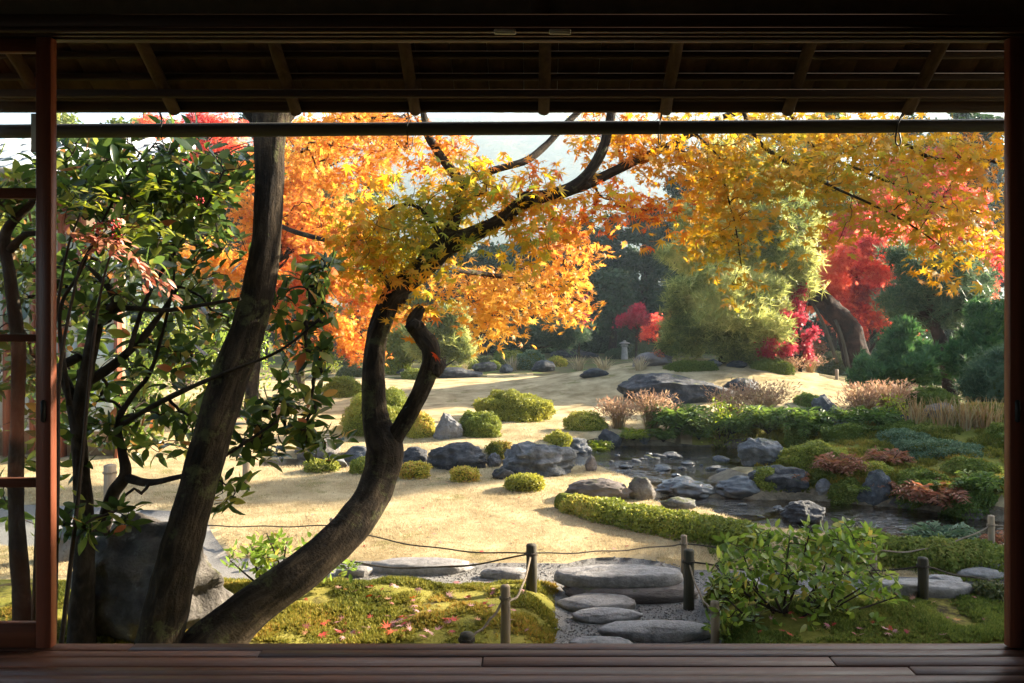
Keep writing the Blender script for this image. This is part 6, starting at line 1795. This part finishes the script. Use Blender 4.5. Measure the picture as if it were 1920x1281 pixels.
    leaf_part_objects(t, 'leaf', [leaf_oval(.46, .2, .25), leaf_oval(.40, .35, .4), leaf_oval(.5, .1, .1), leaf_oval(.36, .25, -.12)], Ps, R, Ss, MAT['L_camellia'], 300)
    grow_twigs(np.vstack(sk), tips, .0022, .009, .07, 5, .45).build('twigs', MAT['kbranch'], t, kind='stuff')
build_evergreen()

def build_nandina():
    g = G(130, 1150)
    t = empty('nandina_shrub', np.array([-2.05, 3.4, .05]), 'thin nandina with salmon and lime leaflets and red berries by the left door', 'shrub')
    st = [px_branch(b) for b in ([(100, 1250, 10, 3.4), (108, 900, 8, 3.4), (112, 700, 7, 3.4), (140, 540, 5, 3.4), (160, 480, 4, 3.4), (200, 430, 3, 3.4)], [(110, 1250, 9, 3.45), (150, 900, 7, 3.45), (175, 640, 6, 3.45), (200, 500, 4, 3.45), (230, 440, 3, 3.45)], [(60, 1250, 9, 3.4), (80, 800, 8, 3.4), (120, 500, 5, 3.4), (150, 400, 3, 3.4)])]
    for q in st:
        V, Fl = tube(q, n=30, sides=8, bump=.05); mk('stem', V, Fl, MAT['twig'], t)
    def spray(path, n, mat, size, lim):
        c = spline(px_branch(path)[:, :3], n)
        tg = nrm(np.gradient(c, axis=0))
        sd_ = nrm(np.cross(tg, [0, 0, 1.0]))
        Ps, Xs, Ns = [], [], []
        for k in range(n):
            for sg in (-1, 1):
                for _ in range(2):
                    Ps.append(c[k] + rng.normal(0, .018, 3)); Xs.append(sd_[k] * sg * rng.uniform(.3, 1) + tg[k] * rng.uniform(.3, 1) + [0, -.1, rng.uniform(-.5, .25)]); Ns.append(np.array([0, -.5, .8]) + rng.normal(0, .35, 3))
        X = nrm(np.array(Xs)); N = np.array(Ns); N = nrm(N - X * np.sum(X * N, 1, keepdims=True))
        leaf_part_objects(t, 'leaf', leaf_oval(.3, .1, .2), np.array(Ps), np.stack([X, np.cross(N, X), N], -1), size * rng.uniform(.7, 1.2, len(Ps)), MAT[mat], lim)
        V, Fl = tube(c, .0018, sides=4); mk('leaf_stalk', V, Fl, MAT['twig'], t)
    spray([(150, 480, 1, 3.4), (190, 448, 1, 3.38), (230, 470, 1, 3.36), (270, 510, 1, 3.34), (320, 545, 1, 3.32)], 24, 'L_salmon', .05, 96)
    spray([(130, 430, 1, 3.4), (160, 440, 1, 3.36), (200, 456, 1, 3.34)], 9, 'L_salmon', .06, 30)
    for p in ([(120, 420, 1, 3.4), (130, 380, 1, 3.35), (160, 360, 1, 3.3), (200, 372, 1, 3.3)], [(115, 340, 1, 3.4), (150, 380, 1, 3.35), (195, 360, 1, 3.3)], [(230, 440, 1, 3.4), (270, 420, 1, 3.36), (310, 430, 1, 3.33)], [(230, 450, 1, 3.4), (250, 420, 1, 3.36), (280, 400, 1, 3.3)], [(20, 330, 1, 3.5), (10, 360, 1, 3.45), (50, 335, 1, 3.4)], [(380, 400, 1, 3.4), (410, 370, 1, 3.36), (440, 360, 1, 3.33)], [(330, 360, 1, 3.4), (300, 350, 1, 3.4), (280, 345, 1, 3.38)]):
        spray(p, 7, 'L_lime', .055, 28)
    V0, F0 = ico(1)
    me = mesh('berry', V0 * .0045, F0, MAT['berry'])
    base = wloc(t)
    for cx, cy, n in ((186, 425, 20), (216, 422, 26), (220, 440, 12), (375, 375, 10)):
        c = P(cx, cy, 3.36)
        for k in range(n):
            o = bpy.data.objects.new('berry', me); o.parent = t
            o.location = c + rng.normal(0, 1, 3) * [.012, .012, .013] - base
            COL.objects.link(o)
build_nandina()

# ---- leafy bush at the right and the small one by the curved trunk
def vase_bush(name, label, base_px, base_Y, rows, size, mat, n0, n1, lim, seed, stems):
    g = np.array([(base_px - PX0) / F * base_Y, base_Y, gz((base_px - PX0) / F * base_Y, base_Y)])
    t = empty(name, g, label, 'shrub')
    tips = region_tips(rows)
    sk = []
    r = np.random.default_rng(seed)
    for (ex, ey, Y) in stems:
        e = P(ex, ey, Y)
        b = g + [r.uniform(-.06, .06), r.uniform(-.04, .04), -.03]
        mid = b * .5 + e * .5 + [0, 0, -.05] + r.normal(0, .02, 3)
        q = np.array([tuple(b) + (.008,), tuple(mid) + (.006,), tuple(e) + (.003,)])
        V, Fl = tube(q, n=16, sides=7, bump=.08)
        mk('stem', V, Fl, MAT['twig'], t)
        sk.append(spline(q, 22)[4:, :3])
    Ps, R, Ss = rosettes(tips, n0, n1, size, up=.7, droop=.2)
    leaf_part_objects(t, 'leaf', leaf_oval(.42, .14, .12), Ps, R, Ss, MAT[mat], lim)
    grow_twigs(np.vstack(sk), tips, .0016, .006, .05, 5, .45).build('twigs', MAT['twig'], t, kind='stuff')
vase_bush('leafy_bush', 'fresh green leafy bush spreading over the rope fence at the right', 1462, 4.1,
          [(1480, 1060, 90, 60, 4.15, .3, 46), (1400, 1060, 60, 60, 4.1, .25, 22), (1560, 1050, 80, 50, 4.2, .3, 40), (1640, 1090, 50, 40, 4.2, .2, 14), (1600, 1010, 60, 26, 4.3, .2, 18), (1350, 1080, 40, 40, 4.05, .2, 9), (1450, 1130, 120, 40, 4.1, .3, 20), (1560, 1140, 80, 30, 4.1, .2, 12), (1380, 1150, 60, 30, 4.0, .15, 7), (1440, 1000, 50, 24, 4.25, .15, 12), (1530, 1000, 40, 20, 4.25, .15, 8), (1345, 1180, 30, 20, 4.0, .1, 3), (1480, 1180, 40, 20, 4.0, .1, 4)],
          .058, 'L_bush', 5, 10, 300, 5, [(1340, 1060, 4.05), (1390, 1030, 4.15), (1440, 1000, 4.2), (1480, 1010, 4.1), (1520, 990, 4.2), (1560, 1030, 4.2), (1600, 1010, 4.3), (1650, 1080, 4.2), (1620, 1110, 4.1), (1560, 1120, 4.0), (1360, 1120, 4.0), (1400, 1090, 3.95), (1480, 1080, 4.0), (1540, 1080, 4.3), (1680, 1120, 4.15)])
vase_bush('leafy_bush', 'small fresh green bush behind the curved trunk, left of the flat slab', 540, 4.5,
          [(530, 1030, 70, 36, 4.6, .25, 26), (470, 1040, 50, 34, 4.5, .2, 14), (600, 1050, 50, 30, 4.6, .2, 12), (540, 1070, 80, 30, 4.55, .2, 14), (640, 1060, 24, 20, 4.5, .1, 4)],
          .055, 'L_bush', 5, 9, 150, 6, [(470, 1020, 4.5), (500, 1000, 4.55), (540, 1005, 4.6), (580, 1020, 4.6), (620, 1040, 4.6), (430, 1050, 4.5)])

# ---- fallen leaves
def fallen():
    mes = [mesh('fallen_leaf', *leaf_maple(7, d), MAT['L_fallen'], smooth=False) for d in (.1, .35, -.3)]
    r = random.Random(8)
    def put(px, py, lab, grp, s=.055):
        g = G(px, py)
        if capdist(g[0], g[1], LOWER) < .05 or capdist(g[0], g[1], POND) < .05: return
        o = bpy.data.objects.new('fallen_leaf', r.choice(mes))
        COL.objects.link(o)
        o.location = (g[0], g[1], g[2] + .022)
        o.rotation_euler = (r.uniform(-.5, .5), r.uniform(-.5, .5), r.uniform(0, 6.3))
        k = s * r.uniform(.7, 1.25)
        o.scale = (k, k, k)
        tag(o, lab, 'leaf', grp)
    for k in range(60):
        put(r.uniform(560, 990), r.uniform(1088, 1200), 'red or pink maple leaf fallen on the left moss bed', 'fallen leaves on the left moss bed')
    for k in range(40):
        put(r.gauss(720, 60), r.uniform(1165, 1203), 'red or pink maple leaf fallen on the left moss bed', 'fallen leaves on the left moss bed')
    for k in range(40):
        put(r.uniform(1420, 1860), r.uniform(1120, 1200), 'pale or orange maple leaf fallen on the right moss bed', 'fallen leaves on the right moss bed', .045)
    for k in range(36):
        put(r.uniform(560, 1330), r.uniform(930, 1040), 'small maple leaf fallen on the dry lawn', 'fallen leaves on the lawn', .05)
    o = bpy.data.objects.new('fallen_leaf', mes[1]); COL.objects.link(o)
    o.location = P(812, 664, 4.16); o.scale = (.1, .1, .1); o.rotation_euler = (-.7, .3, -.4)
    tag(o, 'single bright red maple leaf caught on the sawn stub', 'leaf')
fallen()

# ================================================================== AIR
def build_haze():
    m, nt, out = newmat('haze')
    v = nd(nt, 'VolumePrincipled', Color=(.72, .87, 1.0, 1), Density=.00075, Anisotropy=.35)
    nt.links.new(v.outputs[0], out.inputs['Volume'])
    b = MB(); b.box(-900, 900, -30, 1000, -3, 178)
    b.build('haze', m, None, smooth=False, kind='stuff')
build_haze()
